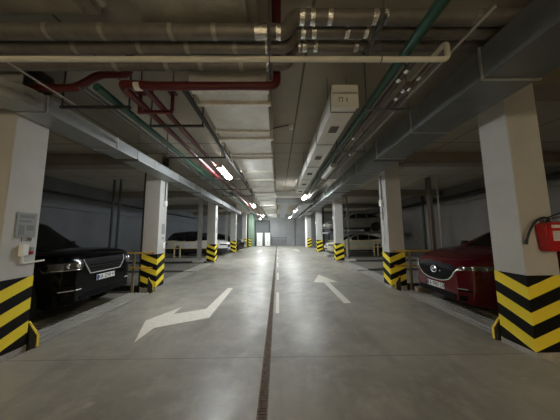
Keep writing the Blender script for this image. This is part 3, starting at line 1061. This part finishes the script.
car('silver car raised on the upper platform above the sedan', 'parked cars', (3.70 + 2.375, 17.1, UPZ + DZ), PI, SILVER, dict(SEDAN, front=front_plain(0.50, 0.66, 0.40, 0.60, 0.76)))

# ------------------------------------------------------------------ ducts


def rect_duct(name, label, x0, x1, z0, z1, y0, y1, m, flanges, fm, fw=0.03, fo=0.025, cat='air duct', elbow=None):
    t = thing(name, ((x0 + x1) / 2, y0, z0), label, cat)
    b = nb()
    box(b, x0, x1, y0, y1, z0, z1)
    obj('duct_body', b, m, t)
    for y in flanges:
        b = nb()
        w = fw
        box(b, x0 - fo, x1 + fo, y - w / 2, y + w / 2, z0 - fo, z0 - 0.001)
        box(b, x0 - fo, x1 + fo, y - w / 2, y + w / 2, z1 + 0.001, z1 + fo)
        box(b, x0 - fo, x0 - 0.001, y - w / 2, y + w / 2, z0 - 0.001, z1 + 0.001)
        box(b, x1 + 0.001, x1 + fo, y - w / 2, y + w / 2, z0 - 0.001, z1 + 0.001)
        obj('flange', b, fm, t)
    return t


def rods(t, xs, y, z0, r=0.006, m=MIDST, name='hanger_rod'):
    for x in xs:
        obj(name, tube(nb(), [(x, y, z0), (x, y, ZC)], r, 6), m, t)


D = rect_duct('galvanised_duct', 'galvanised rectangular duct along the maroon car side of the ceiling', 2.37, 3.02, 3.40, 3.77, -6.0, 26.0, GALV_SHADE, [-1.7, -0.37, 0.96, 2.28, 3.60, 4.93, 6.25, 7.6, 8.9, 10.2, 11.5, 12.8, 14.2, 15.5, 16.8, 18.1, 19.4, 20.8, 22.1, 23.4, 24.7], GALVB, 0.02, 0.02)
for y in (0.9, 5.0, 9.0, 13, 17, 21, 25):
    rods(D, (2.33, 3.06), y, 3.38)
    obj('support_bar', bbox_(2.30, 3.09, y - 0.02, y + 0.02, 3.345, 3.379), MIDST, D)
# duct on the other side, which turns away at its near end
D = rect_duct('galvanised_duct', 'slim galvanised duct running along the black car side of the ceiling', -3.64, -3.20, 3.35, 3.575, 2.87, 19.0, GALV, [2.87, 4.19, 5.53, 6.85, 8.2, 9.5, 10.8, 12.1, 13.4, 14.8, 16.1, 17.4, 18.9], GALVB, 0.02, 0.015)
b = nb()
cxy = (-3.72, 2.855)
ring = []
for i in range(13):
    a = -i / 12 * PI / 2
    ring.append((Vector((cxy[0] + 0.52 * math.cos(a), cxy[1] + 0.52 * math.sin(a), 0)), Vector((cxy[0] + 0.07 * math.cos(a), cxy[1] + 0.07 * math.sin(a), 0))))
ring.append((Vector((-9.0, cxy[1] - 0.52, 0)), Vector((-9.0, cxy[1] - 0.07, 0))))
vs = []
for o_, i_ in ring:
    vs.append([b.verts.new((o_.x, o_.y, 3.35)), b.verts.new((o_.x, o_.y, 3.575)), b.verts.new((i_.x, i_.y, 3.575)), b.verts.new((i_.x, i_.y, 3.35))])
for p, q in zip(vs[:-1], vs[1:]):
    for k_ in range(4):
        b.faces.new((p[k_], p[(k_ + 1) % 4], q[(k_ + 1) % 4], q[k_]))
b.faces.new(vs[0])
b.faces.new(vs[-1][::-1])
E_ = thing('galvanised_duct', (-3.5, 2.6, 3.35), 'curved galvanised elbow turning away over the column with control box', 'air duct')
obj('elbow', b, GALV, E_, smooth=0.6)
rods(E_, (-5.0, -7.5), 2.6, 3.575)
for y in (4.8, 8.8, 12.4, 16.5):
    rods(D, (-3.18,), y, 3.33)
    obj('support_bar', bbox_(-3.67, -3.15, y - 0.02, y + 0.02, 3.31, 3.349), MIDST, D)

# central foil duct with its many flanges
fl = [2.69, 2.96, 3.84, 4.14, 5.02, 5.25, 6.48, 7.46, 8.72, 9.9, 11.0, 12.18, 13.3, 14.35, 15.8, 17.43, 19.0, 20.6, 22.2, 23.8, 25.4]
D = thing('foil_duct', (-0.62, 2.55, 3.55), 'wide foil-wrapped duct running down the middle of the ceiling', 'air duct')
CX0, CX1, CZ0, CZ1 = -1.10, -0.135, 3.55, 4.0
b = nb()
yy = sorted(set([2.52, 26.0] + fl + [y + 0.5 * (z - y) for y, z in zip(fl[:-1], fl[1:])]))
prev = None
rows = []
for i, y in enumerate(yy):
    sag = 0.0 if y in fl or i in (0, len(yy) - 1) else -0.024 - 0.012 * (i % 4 > 1)
    row = []
    n = 12
    for j in range(n + 1):
        u = j / n
        row.append(b.verts.new((CX0 + (CX1 - CX0) * u, y, CZ0 + sag * math.sin(PI * u) * (1 + 0.4 * math.sin(7 * u + i)))))
    row.append(b.verts.new((CX1 + (0.012 if sag else 0), y, (CZ0 + CZ1) / 2)))
    row.append(b.verts.new((CX1, y, CZ1)))
    row.append(b.verts.new((CX0, y, CZ1)))
    row.append(b.verts.new((CX0 - (0.012 if sag else 0), y, (CZ0 + CZ1) / 2)))
    rows.append(row)
for p, q in zip(rows[:-1], rows[1:]):
    n = len(p)
    for k_ in range(n):
        b.faces.new((p[k_], p[(k_ + 1) % n], q[(k_ + 1) % n], q[k_]))
b.faces.new(rows[0])
b.faces.new(rows[-1][::-1])
obj('duct_body', b, FOIL, D, smooth=0.7)
for i, y in enumerate(fl):
    b = nb()
    w = 0.05 if i % 3 else 0.09
    fo = 0.03 + 0.02 * (i % 2)
    box(b, CX0 - fo, CX1 + fo, y - w / 2, y + w / 2, CZ0 - fo, CZ0 - 0.001)
    box(b, CX0 - fo, CX0 - 0.013, y - w / 2, y + w / 2, CZ0 - 0.001, CZ1 + fo)
    box(b, CX1 + 0.013, CX1 + fo, y - w / 2, y + w / 2, CZ0 - 0.001, CZ1 + fo)
    obj('flange', b, FLANGE, D)
rods(D, (CX0 - 0.02, CX1 + 0.02), 2.69, CZ1 + 0.02)
rods(D, (CX0 - 0.02, CX1 + 0.02), 8.72, CZ1 + 0.02)
rods(D, (CX0 - 0.02, CX1 + 0.02), 15.8, CZ1 + 0.02)

# big lagged ducts close under the ceiling, above the pipe crossing


def soft_duct(label, x0, x1, y0, y1, z0):
    b = bbox_(x0, x1, y0, y1, z0, ZC - 0.002, 0.0)
    ed = [e for e in b.edges if abs(e.verts[0].co.z - z0) < 1e-4 and abs(e.verts[1].co.z - z0) < 1e-4]
    bmesh.ops.bevel(b, geom=ed, offset=0.10, segments=5, affect='EDGES')
    return tag(obj('foil_duct', b, FOILD, None, smooth=0.6), label, 'air duct')


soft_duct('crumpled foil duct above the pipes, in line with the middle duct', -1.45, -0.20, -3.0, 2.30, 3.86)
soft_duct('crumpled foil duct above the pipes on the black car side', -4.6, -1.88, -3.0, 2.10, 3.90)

# pale duct with vents
D = thing('vented_duct', (0.98, 2.92, 3.45), 'pale narrow duct with square vents and marked end cap', 'air duct')
obj('duct_body', bbox_(0.81, 1.16, 2.94, 9.9, 3.45, 3.77, 0.006, 1), WDUCT, D)
cap = obj('end_cap', bbox_(0.795, 1.175, 2.90, 2.94, 3.435, 3.785, 0.008, 1), WHITEP, D)
obj('cap_band', bbox_(0.792, 1.178, 2.893, 2.90, 3.635, 3.665), GALVB, cap)
obj('cap_lettering', text_bm('П 1', 0.10, Matrix.Translation((0.955, 2.8985, 3.545)) @ FACE_CAM), INK, cap)
for y in (3.58, 5.0, 6.40, 7.80, 9.15):
    g = obj('vent_grille', bbox_(0.89, 1.07, y - 0.14, y + 0.14, 3.440, 3.4495, 0.0), WDUCT, D)
    b = nb()
    for i in range(7):
        yy_ = y - 0.11 + i * 0.034
        box(b, 0.905, 1.055, yy_, yy_ + 0.02, 3.436, 3.4395)
    obj('vent_slats', b, mat('vent_dark', (0.07, 0.06, 0.05), 0.6), g)
for y in (3.05, 4.25, 5.75, 7.15, 8.5, 9.75):
    b = nb()
    box(b, 0.80, 1.17, y - 0.008, y + 0.008, 3.442, 3.4499)
    box(b, 0.80, 0.8095, y - 0.008, y + 0.008, 3.45, 3.775)
    obj('joint_strip', b, MIDST, D)
rods(D, (0.83, 1.14), 3.3, 3.77)
rods(D, (0.83, 1.14), 6.6, 3.77)
rods(D, (0.83, 1.14), 9.6, 3.77)
t = tag(obj('cross_duct', bbox_(-0.07, 1.20, 9.92, 10.45, 3.36, 3.62, 0.01, 1), WDUCT), 'short pale duct joining the middle duct to the vented duct', 'air duct')
for x0, x1, y0, y1, z0, lab in ((-0.05, 2.2, 13.0, 13.5, 3.45, 'galvanised cross duct beyond the vented duct'), (0.25, 0.75, 13.55, 25.5, 3.5, 'far galvanised duct beside the middle duct'), (1.55, 2.1, 13.55, 25.5, 3.45, 'far galvanised duct near the maroon car side duct')):
    t = thing('galvanised_duct', ((x0 + x1) / 2, (y0 + y1) / 2, z0), lab, 'air duct')
    obj('duct_body', bbox_(x0, x1, y0, y1, z0, z0 + 0.3, 0.01, 1), GALV, t)
    rods(t, (x0 + 0.1, x1 - 0.1), (y0 + y1) / 2, z0 + 0.3)
t = thing('galvanised_duct', (-2.1, 11.4, 3.62), 'short galvanised cross duct on the black car side', 'air duct')
obj('duct_body', bbox_(-2.75, -1.9, 11.2, 11.7, 3.66, 3.84, 0.01, 1), GALV, t)
rods(t, (-2.6, -2.0), 11.45, 3.84)

# ------------------------------------------------------------------ pipes across the aisle


def pipe(name, pts, r, m, label, cat='pipe', bend=0.12, seg=16, bands=(), bandm=TAPE, group=None):
    if not bands:
        return tag(obj(name, tube(nb(), pts, r, seg, bend), m, None, smooth=0.7), label, cat, group)
    t = thing(name, pts[0], label, cat, group)
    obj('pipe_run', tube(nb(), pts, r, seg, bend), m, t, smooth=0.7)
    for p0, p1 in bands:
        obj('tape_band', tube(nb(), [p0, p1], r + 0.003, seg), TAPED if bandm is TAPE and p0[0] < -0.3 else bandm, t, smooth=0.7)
    return t


def xb(y, z, xs, w=0.05):
    return [((x - w / 2, y, z), (x + w / 2, y, z)) for x in xs]


SX = 0.14
pipe('insulated_pipe', [(-8, 2.04, 3.735), (SX - 0.03, 2.04, 3.735), (SX + 0.03, 2.04, 3.91), (6.5, 2.04, 3.91)], 0.074, LAG,
     'thick lagged cross pipe, topmost in view of the stepped set', bend=0.09,
     bands=xb(2.04, 3.735, [-2.33, -1.78, -1.08, -0.64], 0.045) + xb(2.04, 3.735, [-0.16], 0.13) + xb(2.04, 3.735, [0.02], 0.05) + xb(2.04, 3.91, [0.27, 0.38, 0.56, 1.03, 1.13, 2.1], 0.05))
pipe('insulated_pipe', [(-8, 2.20, 3.705), (SX - 0.01, 2.20, 3.705), (SX + 0.05, 2.20, 3.90), (6.5, 2.20, 3.90)], 0.062, LAG,
     'lagged cross pipe just beneath the thickest one', bend=0.09, bands=xb(2.20, 3.705, [-2.2, -1.5, -0.98, -0.46, -0.1], 0.05) + xb(2.20, 3.90, [0.3, 0.42, 0.79, 1.0], 0.05))
pipe('insulated_pipe', [(-8, 2.39, 3.655), (SX, 2.39, 3.655), (SX + 0.06, 2.39, 3.905), (6.5, 2.39, 3.905)], 0.060, LAG,
     'lagged cross pipe just above the red cross pipe', bend=0.09, bands=xb(2.39, 3.655, [-1.9, -1.3, -0.9, -0.42, -0.1], 0.05) + xb(2.39, 3.905, [0.26, 0.34, 0.47, 0.96, 1.12], 0.05))
pipe('ivory_pipe', [(-8, 2.07, 3.455), (1.80, 2.07, 3.455), (1.80, 2.07, 3.655), (1.80, 4.5, 3.655)], 0.027, IVORY, 'slender ivory cross pipe spanning the aisle under the lagged pipes', bend=0.06)
pipe('fire_pipe', [(-1.94, 2.75, 3.507), (-1.94, 2.51, 3.507), (-1.5, 2.51, 3.475), (0.0, 2.51, 3.475), (0.0, 2.51, 4.03), (0.0, -6, 4.03)], 0.050, REDP,
     'red fire main crossing under the lagged pipes', bend=0.10, bands=[((-1.75, 2.51, 3.475), (-1.68, 2.51, 3.475))], bandm=WHITEP)
pipe('fire_pipe', [(-1.94, 2.751, 3.507), (-1.94, 24, 3.507)], 0.046, REDP, 'red pipe running along the aisle nearest the green pipe', bend=0)
pipe('fire_pipe', [(-8, 2.80, 3.66), (-2.75, 2.80, 3.66), (-2.45, 2.80, 3.86), (-2.05, 2.80, 3.86), (-2.05, 2.80, ZC - 0.004)], 0.050, REDP, 'red pipe stub stepping up over the green pipe from the black car side', bend=0.10)
pipe('fire_pipe', [(-1.68, 2.565, 3.50), (-1.68, 24, 3.50)], 0.042, REDP, 'red pipe running along the aisle nearest the cable tray', bend=0)
pipe('green_pipe', [(-2.32, 2.62, 3.55), (-2.32, 24, 3.55)], 0.050, GREENP, 'green pipe running along beside the red pipes', bend=0)
pipe('thin_pipe', [(-2.47, 2.62, 3.54), (-2.47, 24, 3.54)], 0.018, MIDST, 'thin grey pipe beside the green pipe above the slim duct', bend=0)
pipe('thin_pipe', [(-2.55, 2.62, 3.54), (-2.55, 24, 3.54)], 0.014, MIDST, 'thinnest grey pipe running above the slim duct', bend=0)
pipe('green_pipe', [(1.385, -6, 3.566), (1.385, 9.6, 3.566)], 0.053, GREENP, 'thick green pipe passing above the ivory pipe on the maroon car side', bend=0)
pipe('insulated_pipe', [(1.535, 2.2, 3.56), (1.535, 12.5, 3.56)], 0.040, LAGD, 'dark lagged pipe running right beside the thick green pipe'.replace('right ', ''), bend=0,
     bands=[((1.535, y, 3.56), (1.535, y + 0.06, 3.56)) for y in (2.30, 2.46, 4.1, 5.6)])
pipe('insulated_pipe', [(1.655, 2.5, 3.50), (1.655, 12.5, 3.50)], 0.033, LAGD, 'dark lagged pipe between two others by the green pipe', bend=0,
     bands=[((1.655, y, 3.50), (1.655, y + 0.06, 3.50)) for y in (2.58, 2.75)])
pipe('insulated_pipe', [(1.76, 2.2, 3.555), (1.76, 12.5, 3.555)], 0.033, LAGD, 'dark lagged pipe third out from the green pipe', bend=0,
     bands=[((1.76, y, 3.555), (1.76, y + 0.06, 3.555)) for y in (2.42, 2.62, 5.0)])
pipe('thin_pipe', [(1.86, 1.62, 3.555), (1.86, 12.5, 3.555)], 0.014, STEELP, 'thin pale conduit outermost of the pipes by the green pipe', bend=0)
pipe('ceiling_conduit', [(-1.72, -3, 3.93), (-1.72, 1.93, 3.93)], 0.040, STEELP, 'pale conduit between the two crumpled foil ducts', bend=0)

pipe('thin_pipe', [(-2.90, 2.16, 3.51), (-2.90, 2.99, 3.51)], 0.012, STEELP, 'short pale conduit near the duct elbow over the black car side', bend=0)
pipe('flexible_hose', [(3.023, 2.64, 3.56), (3.20, 2.64, 3.56), (3.36, 2.64, 3.64), (3.62, 2.64, 3.86), (3.70, 2.64, ZC - 0.003)], 0.035, HOSE, 'dark flexible hose leaving the duct above the extinguisher column', bend=0.12)
pipe('wall_pipe', [(XR - 0.10, -6, 3.62), (XR - 0.10, 26, 3.62)], 0.099, DARKST, 'dark thick pipe along the bay wall behind the maroon car', bend=0)
pipe('wall_pipe', [(XL + 0.07, -6, 3.52), (XL + 0.07, 26, 3.52)], 0.069, DARKST, 'dark thick pipe along the bay wall behind the black car', bend=0)

# pipe racks (steel trapezes)


def rack_x(y, x0, x1, z, label, m=DARKST, th=0.03):
    t = thing('pipe_hanger', ((x0 + x1) / 2, y, z), label, 'pipe hanger', 'pipe hangers')
    obj('cross_bar', bbox_(x0, x1, y - 0.02, y + 0.02, z - th, z), m, t)
    for x in (x0 + 0.02, x1 - 0.02):
        obj('rod', tube(nb(), [(x, y, z - th), (x, y, ZC)], 0.011, 8), m, t)
    return t


names = ['near the black car', 'second in the row', 'third in the row', 'fourth in the row', 'fifth in the row', 'sixth in the row']
for i, y in enumerate((2.97, 3.44, 4.95, 7.1, 8.6, 10.2)):
    o_ = ['first', 'second', 'third', 'fourth', 'fifth', 'sixth'][i]
    rack_x(y, -3.12 if i == 0 else -2.12 if i == 1 else -2.62, -2.12 if i == 0 else -1.22, 3.455 if i else 3.498, ('dark steel hanger under the red pipes, %s from the pipe crossing' % o_) if i else 'dark steel hanger under the start of the green pipe near the elbow')
for i, y in enumerate((2.98, 4.6, 6.95, 8.3)):
    o_ = ['first', 'second', 'third', 'fourth'][i]
    rack_x(y, 1.295, 1.95, 3.458, 'slim steel hanger under the thick green pipe, %s from the pipe crossing' % o_, MIDST, 0.025)
t = thing('pipe_bracket', (-1.79, 3.02, 3.42), 'red U-shaped bracket holding the red pipes', 'bracket')
obj('bar', bbox_(-2.035, -1.54, 3.0, 3.04, 3.415, 3.455), REDP, t)
for x in (-2.035, -1.56):
    obj('upright', bbox_(x, x + 0.035, 3.0, 3.04, 3.455, 3.72), REDP, t)
    obj('top_plate', bbox_(x - 0.04, x + 0.075, 2.98, 3.06, 3.72, 3.735), REDP, t)
    obj('hanger_rod', tube(nb(), [(x + 0.017, 3.02, 3.735), (x + 0.017, 3.02, ZC)], 0.008, 6), REDP, t)


def rack_y(x, y0, y1, z, low, label):
    t = thing('pipe_hanger', (x, (y0 + y1) / 2, z), label, 'pipe hanger', 'pipe hangers')
    obj('cross_bar', bbox_(x - 0.018, x + 0.018, y0, y1, z - 0.04, z), MIDST, t)
    for y in (y0 + 0.02, y1 - 0.02):
        obj('rod', tube(nb(), [(x, y, z - 0.04), (x, y, ZC)], 0.010, 8), MIDST, t)
    if low:
        obj('drop_rod', tube(nb(), [(x, 2.07, low), (x, 2.07, z - 0.04)], 0.007, 6), MIDST, t)
        b = nb()
        pts = [(x, 2.07 + 0.033 * math.cos(a), 3.455 + 0.033 * math.sin(a)) for a in np.linspace(0, 2 * PI, 17)]
        tube(b, pts, 0.006, 6)
        obj('pipe_ring', b, MIDST, t)
    return t


rack_y(-0.075, 1.93, 2.50, 3.590, 3.485, 'steel hanger under the cross pipes beside the step in them')
rack_y(1.09, 1.92, 2.50, 3.828, 3.485, 'steel hanger under the stepped-up cross pipes by the green pipe')

# cable tray by the middle duct
t = thing('cable_tray', (-1.17, 6, 3.48), 'dark perforated cable tray along the edge of the middle duct', 'cable tray')
b = nb()
box(b, -1.215, -1.160, 2.6, 25.5, 3.472, 3.477)
box(b, -1.215, -1.210, 2.6, 25.5, 3.477, 3.51)
box(b, -1.165, -1.160, 2.6, 25.5, 3.477, 3.51)
obj('tray', b, DARKST, t)
obj('cable', tube(nb(), [(-1.195, 2.7, 3.487), (-1.195, 25.4, 3.487)], 0.009, 6), HOSE, t)
for y in (2.9, 5.2, 8.1, 11, 14, 17, 20, 23):
    obj('hanger_rod', tube(nb(), [(-1.19, y, 3.477), (-1.19, y, ZC)], 0.007, 6), MIDST, t)

# ------------------------------------------------------------------ lamps


def lamp(x, y, lit, label, z=3.42, L=1.25):
    t = thing('fluorescent_lamp', (x, y, z), label, 'ceiling lamp', 'fluorescent lamps')
    obj('housing', bbox_(x - 0.084, x + 0.084, y - L / 2, y + L / 2, z + 0.055, z + 0.08, 0.006, 1), STEELP, t)
    b = nb()
    prof = [(0.078 * math.cos(a), 0.034 * math.sin(a)) for a in np.linspace(0, 2 * PI, 17)[:-1]]
    prism(b, [(x + p, z + 0.020 + q) for p, q in prof], 'y', y - L / 2 + 0.03, y + L / 2 - 0.03)
    obj('diffuser', b, {'c': LAMPCOOL, 'f': LAMPFAR, 'w': LAMPWARM, 'o': TUBEOFF}[lit], t, smooth=0.6)
    for s in (-1, 1):
        y0 = y + s * (L / 2 - 0.03)
        y1 = y + s * L / 2
        obj('end_cap', bbox_(x - 0.084, x + 0.084, min(y0, y1), max(y0, y1), z - 0.015, z + 0.056, 0.006, 1), STEELP, t)
        obj('hanger_rod', tube(nb(), [(x, y + s * 0.4, z + 0.08), (x, y + s * 0.4, ZC)], 0.005, 6), MIDST, t)
    return t


lamp(-1.53, 6.15, 'c', 'large lit tube lamp beside the red pipes', z=3.385)
lamp(-1.53, 13.55, 'f', 'lit tube lamp second along the red pipes', z=3.385)
lamp(-1.53, 21.5, 'f', 'small lit tube lamp furthest along the red pipes'.replace('furthest', 'last'), z=3.385)
lamp(1.38, 10.7, 'c', 'lit tube lamp just past the vented duct')
lamp(1.38, 17.4, 'f', 'lit tube lamp beyond the vented duct near the far wall')
lamp(1.38, 24.0, 'f', 'added small tube lamp deepest beyond the vented duct')  # extra lamp added to brighten the far end
lamp(-2.2, 26.6, 'f', 'added tube lamp before the green pillar, lighting the far wall')  # another added lamp, there to lift the dark far wall
lamp(1.47, 6.05, 'o', 'unlit tube lamp under the thick green pipe', z=3.36)
lamp(-1.53, -6.6, 'w', 'warm tube lamp behind the viewpoint on the black car side', z=3.40)
lamp(1.5, -7.4, 'w', 'warm tube lamp behind the viewpoint on the maroon car side', z=3.30)
lamp(0.3, -10.5, 'w', 'warm tube lamp deep behind the viewpoint', z=3.40)

# smoke detector with its cable
t = thing('smoke_detector', (0.33, 4.87, 4.13), 'small round white smoke detector on the ceiling', 'smoke detector')
b = nb()
lathe(b, [(0.02, 4.10), (0.045, 4.105), (0.055, 4.14), (0.06, 4.165), (0.06, 4.199)], 'z', 20, (0.33, 4.87, 0))
obj('head', b, WHITEP, t, smooth=0.7)
obj('cable', tube(nb(), [(0.27, 4.87, 4.19), (0.05, 4.92, 4.175), (-0.10, 4.95, 4.16)], 0.010, 6, 0.08), HOSE, t)

# ------------------------------------------------------------------ fittings on the columns
X = LF + 0.006
t = thing('notice_board', (X, 3.18, 1.63), 'faded grey notice sheet on the column by the black car', 'sign')
obj('board', bbox_(X, X + 0.006, 3.06, 3.31, 1.62, 1.98), SIGNG, t)
for z0, z1, y0, y1 in ((1.90, 1.95, 3.09, 3.28), (1.84, 1.87, 3.09, 3.24), (1.66, 1.80, 3.09, 3.16), (1.72, 1.80, 3.19, 3.28)):
    obj('print_block', bbox_(X + 0.006, X + 0.0075, y0, y1, z0, z1), mat('print_dark', (0.19, 0.20, 0.205), 0.6), t)
t = thing('bay_number', (X, 3.19, 1.57), 'small dark bay number under the grey notice', 'number')
obj('digits', text_bm('1-19', 0.085, Matrix.Translation((X + 0.003, 3.20, 1.585)) @ FACE_PX), INK, t)
t = thing('control_box', (X, 3.19, 1.36), 'small white control box with red button near the black car', 'control box')
obj('case', bbox_(X, X + 0.055, 3.12, 3.21, 1.36, 1.52, 0.006, 1), WHITEP, t)
bp_ = obj('button_plate', bbox_(X, X + 0.03, 3.215, 3.30, 1.37, 1.48, 0.004, 1), SIGNG, t)
b = nb()
lathe(b, [(0.024, X + 0.03), (0.024, X + 0.045), (0.018, X + 0.05)], 'x', 14, (0, 3.255, 1.40))
obj('button', b, REDBOX, bp_, smooth=0.7)
b = nb()
lathe(b, [(0.014, X + 0.03), (0.014, X + 0.038)], 'x', 12, (0, 3.255, 1.455))
obj('key_switch', b, CHROME, bp_, smooth=0.7)
obj('conduit', tube(nb(), [(X + 0.02, 3.17, 1.36), (X + 0.02, 3.17, 1.255), (X + 0.02, 3.46, 1.268)], 0.012, 8, 0.03), WHITEP, t, smooth=0.7)


def col_box(x, s, y, items, label):
    """white conduit with boxes on a column's aisle face"""
    z0 = min(i[1] for i in items)
    t = thing('conduit_run', (x, y, z0), label, 'electrical fitting')
    for n, za, zb_, w, d, m in items:
        a, b_ = sorted((x, x + s * d))
        obj(n, bbox_(a, b_, y - w / 2, y + w / 2, za, zb_, 0.004, 1), m, t)
    return t


col_box(LF + 0.006, 1, LY[1] + 0.26, [('conduit', 2.72, 3.34, 0.03, 0.025, MIDST), ('junction_box', 2.56, 2.72, 0.13, 0.07, WHITEP), ('notice', 1.66, 1.98, 0.18, 0.006, SIGNG), ('number_plate', 1.50, 1.56, 0.12, 0.006, SIGNG), ('switch_box', 1.22, 1.40, 0.11, 0.06, WHITEP)],
        'white conduit, notice and switch box on the column past the black car')
col_box(RF - 0.006, -1, RY[1] + 0.26, [('conduit', 2.70, 3.5, 0.03, 0.025, MIDST), ('junction_box', 2.50, 2.70, 0.15, 0.07, WHITEP), ('cable_drop', 2.05, 2.50, 0.025, 0.02, MIDST), ('switch_box', 2.15, 2.28, 0.08, 0.05, STEELP), ('lower_conduit', 1.30, 2.05, 0.02, 0.016, WHITEP)],
        'white junction box and cable on the column by the maroon car')
col_box(LF + 0.0008, 1, LY[2] + 0.22, [('junction_box', 2.48, 2.62, 0.13, 0.07, WHITEP), ('notice', 1.7, 2.0, 0.16, 0.006, SIGNG)], 'white junction box on the column before the white car')
col_box(RF - 0.0008, -1, RY[2] + 0.22, [('junction_box', 2.48, 2.64, 0.14, 0.07, WHITEP), ('conduit', 2.64, 3.4, 0.03, 0.025, MIDST)], 'white junction box on the column before the beige sedan')
col_box(LF + 0.0008, 1, LY[3] + 0.22, [('junction_box', 2.48, 2.62, 0.13, 0.07, WHITEP)], 'white junction box on the slim column past the white car')
col_box(RF - 0.0008, -1, RY[3] + 0.22, [('junction_box', 2.48, 2.64, 0.14, 0.07, WHITEP)], 'white junction box on the column beyond the sedan')

# fire extinguisher
ey = RY[0]
t = thing('fire_extinguisher', (3.62, ey, 1.38), 'red fire extinguisher hung on the large striped column', 'fire extinguisher')
b = nb()
prism(b, [(3.545, 1.385), (3.785, 1.385), (3.795, 1.40), (3.805, 1.70), (3.80, 1.745), (3.72, 1.775), (3.58, 1.775), (3.515, 1.745), (3.51, 1.70), (3.535, 1.40)], 'y', ey - 0.15, ey - 0.004)
bmesh.ops.bevel(b, geom=b.edges[:], offset=0.018, segments=3, affect='EDGES')
body = obj('body', b, REDBOX, t, smooth=0.7)
for x0, x1, z0, z1 in ((3.575, 3.755, 1.695, 1.735), (3.58, 3.705, 1.525, 1.655)):
    l_ = obj('label', bbox_(x0, x1, ey - 0.1525, ey - 0.1502, z0, z1), PLATEW, body)
    b = nb()
    if z1 > 1.70:
        box(b, x0 + 0.02, x0 + 0.035, ey - 0.1535, ey - 0.1526, z0 + 0.01, z1 - 0.01)
    else:
        for i in range(5):
            box(b, x0 + 0.012, x1 - 0.012 - 0.02 * (i % 2), ey - 0.1535, ey - 0.1526, z1 - 0.02 - i * 0.022, z1 - 0.014 - i * 0.022)
    obj('print_lines', b, mat('print_grey', (0.45, 0.43, 0.42), 0.6), l_)
obj('ridge', bbox_(3.735, 3.755, ey - 0.158, ey - 0.1502, 1.40, 1.66, 0.003, 1), REDBOX, body)
b = nb()
lathe(b, [(0.022, 1.77), (0.022, 1.80), (0.016, 1.805), (0.016, 1.83)], 'z', 14, (3.64, ey - 0.08, 0))
obj('valve', b, DARKST, t, smooth=0.7)
b = tube(nb(), [(3.63, ey - 0.08, 1.835), (3.80, ey - 0.09, 1.90)], 0.010, 8)
tube(b, [(3.64, ey - 0.08, 1.815), (3.79, ey - 0.09, 1.845)], 0.008, 8)
obj('handle', b, DARKST, t, smooth=0.7)
obj('hose', tube(nb(), [(3.64, ey - 0.08, 1.822), (3.55, ey - 0.09, 1.845), (3.44, ey - 0.08, 1.78), (3.37, ey - 0.07, 1.66), (3.325, ey - 0.06, 1.53)], 0.014, 8, 0.08), HOSE, t, smooth=0.7)
obj('nozzle', tube(nb(), [(3.33, ey - 0.06, 1.545), (3.312, ey - 0.055, 1.48)], [0.016, 0.022], 10), DARKST, t, smooth=0.7)
obj('bracket', bbox_(3.60, 3.70, ey - 0.06, ey - 0.001, 1.78, 1.80), MIDST, t)
t.location.x += 0.045

# ------------------------------------------------------------------ far end
for x0, x1, lab in ((-2.72, -2.02, 'white cabinet by the dark doorway at the far wall'), (-1.66, -1.0, 'white cabinet nearest the louvres at the far wall')):
    t = thing('white_cabinet', ((x0 + x1) / 2, YF - 0.4, 0), lab, 'cabinet')
    obj('case', bbox_(x0, x1, YF - 0.55, YF - 0.12, 0.06, 1.75, 0.01, 1), WHITEP, t)
    obj('plinth', bbox_(x0 + .03, x1 - .03, YF - 0.52, YF - 0.15, 0, 0.06), MIDST, t)
    for z in (0.5, 1.2):
        obj('door_panel', bbox_(x0 + 0.05, x1 - 0.05, YF - 0.566, YF - 0.551, z - 0.28, z + 0.32, 0.005, 1), WHITEP, t)
        obj('handle', bbox_((x0 + x1) / 2 - 0.02, (x0 + x1) / 2 + 0.02, YF - 0.59, YF - 0.5665, z - 0.05, z + 0.09), DARKST, t)
d = struct('door_1', bbox_(-2.9, -1.15, YF - 0.06, YF - 0.001, 0, 3.3), mat('far_door', (0.12, 0.13, 0.13), 0.6))
b = nb()
box(b, -3.0, -2.9, YF - 0.10, YF - 0.001, 0, 3.4)
box(b, -1.15, -1.05, YF - 0.10, YF - 0.001, 0, 3.4)
box(b, -2.9, -1.15, YF - 0.10, YF - 0.001, 3.3, 3.4)
struct('trim_%d' % k, b, DARKST); k += 1
t = thing('louvre_panel', (0.1, YF - 0.05, 0.25), 'wide grey louvre panel low on the far wall', 'louvre')
obj('frame', bbox_(-0.85, 1.15, YF - 0.05, YF - 0.001, 0.2, 1.15), mat('louvre_dark', (0.16, 0.165, 0.17), 0.7), t)
b = nb()
for i in range(5):
    box(b, -0.8, 1.1, YF - 0.09, YF - 0.051, 0.28 + i * 0.17, 0.36 + i * 0.17)
obj('slats', b, WALL, t)
struct('trim_%d' % k, bbox_(-3.75, -3.05, YF - 1.2, YF - 0.001, PIT, 4.2), GREENW); k += 1
struct('trim_%d' % k, bbox_(2.25, 2.32, YF - 0.08, YF - 0.001, 0, 3.6), DARKST); k += 1
t = thing('striped_guard', (-3.4, YF - 1.24, 0), 'black and yellow striped guard on the green pillar', 'guard')
obj('panel', bbox_(-3.70, -3.40, YF - 1.23, YF - 1.202, 0, 1.06), STRIPE, t)
b = nb()
lathe(b, [(0.24, 0), (0.24, 4.2)], 'z', 24, (3.55, YF - 2.5, 0))
tag(obj('round_pier', b, WHITEP, None, smooth=0.7), 'round white pier near the far wall', 'pier')
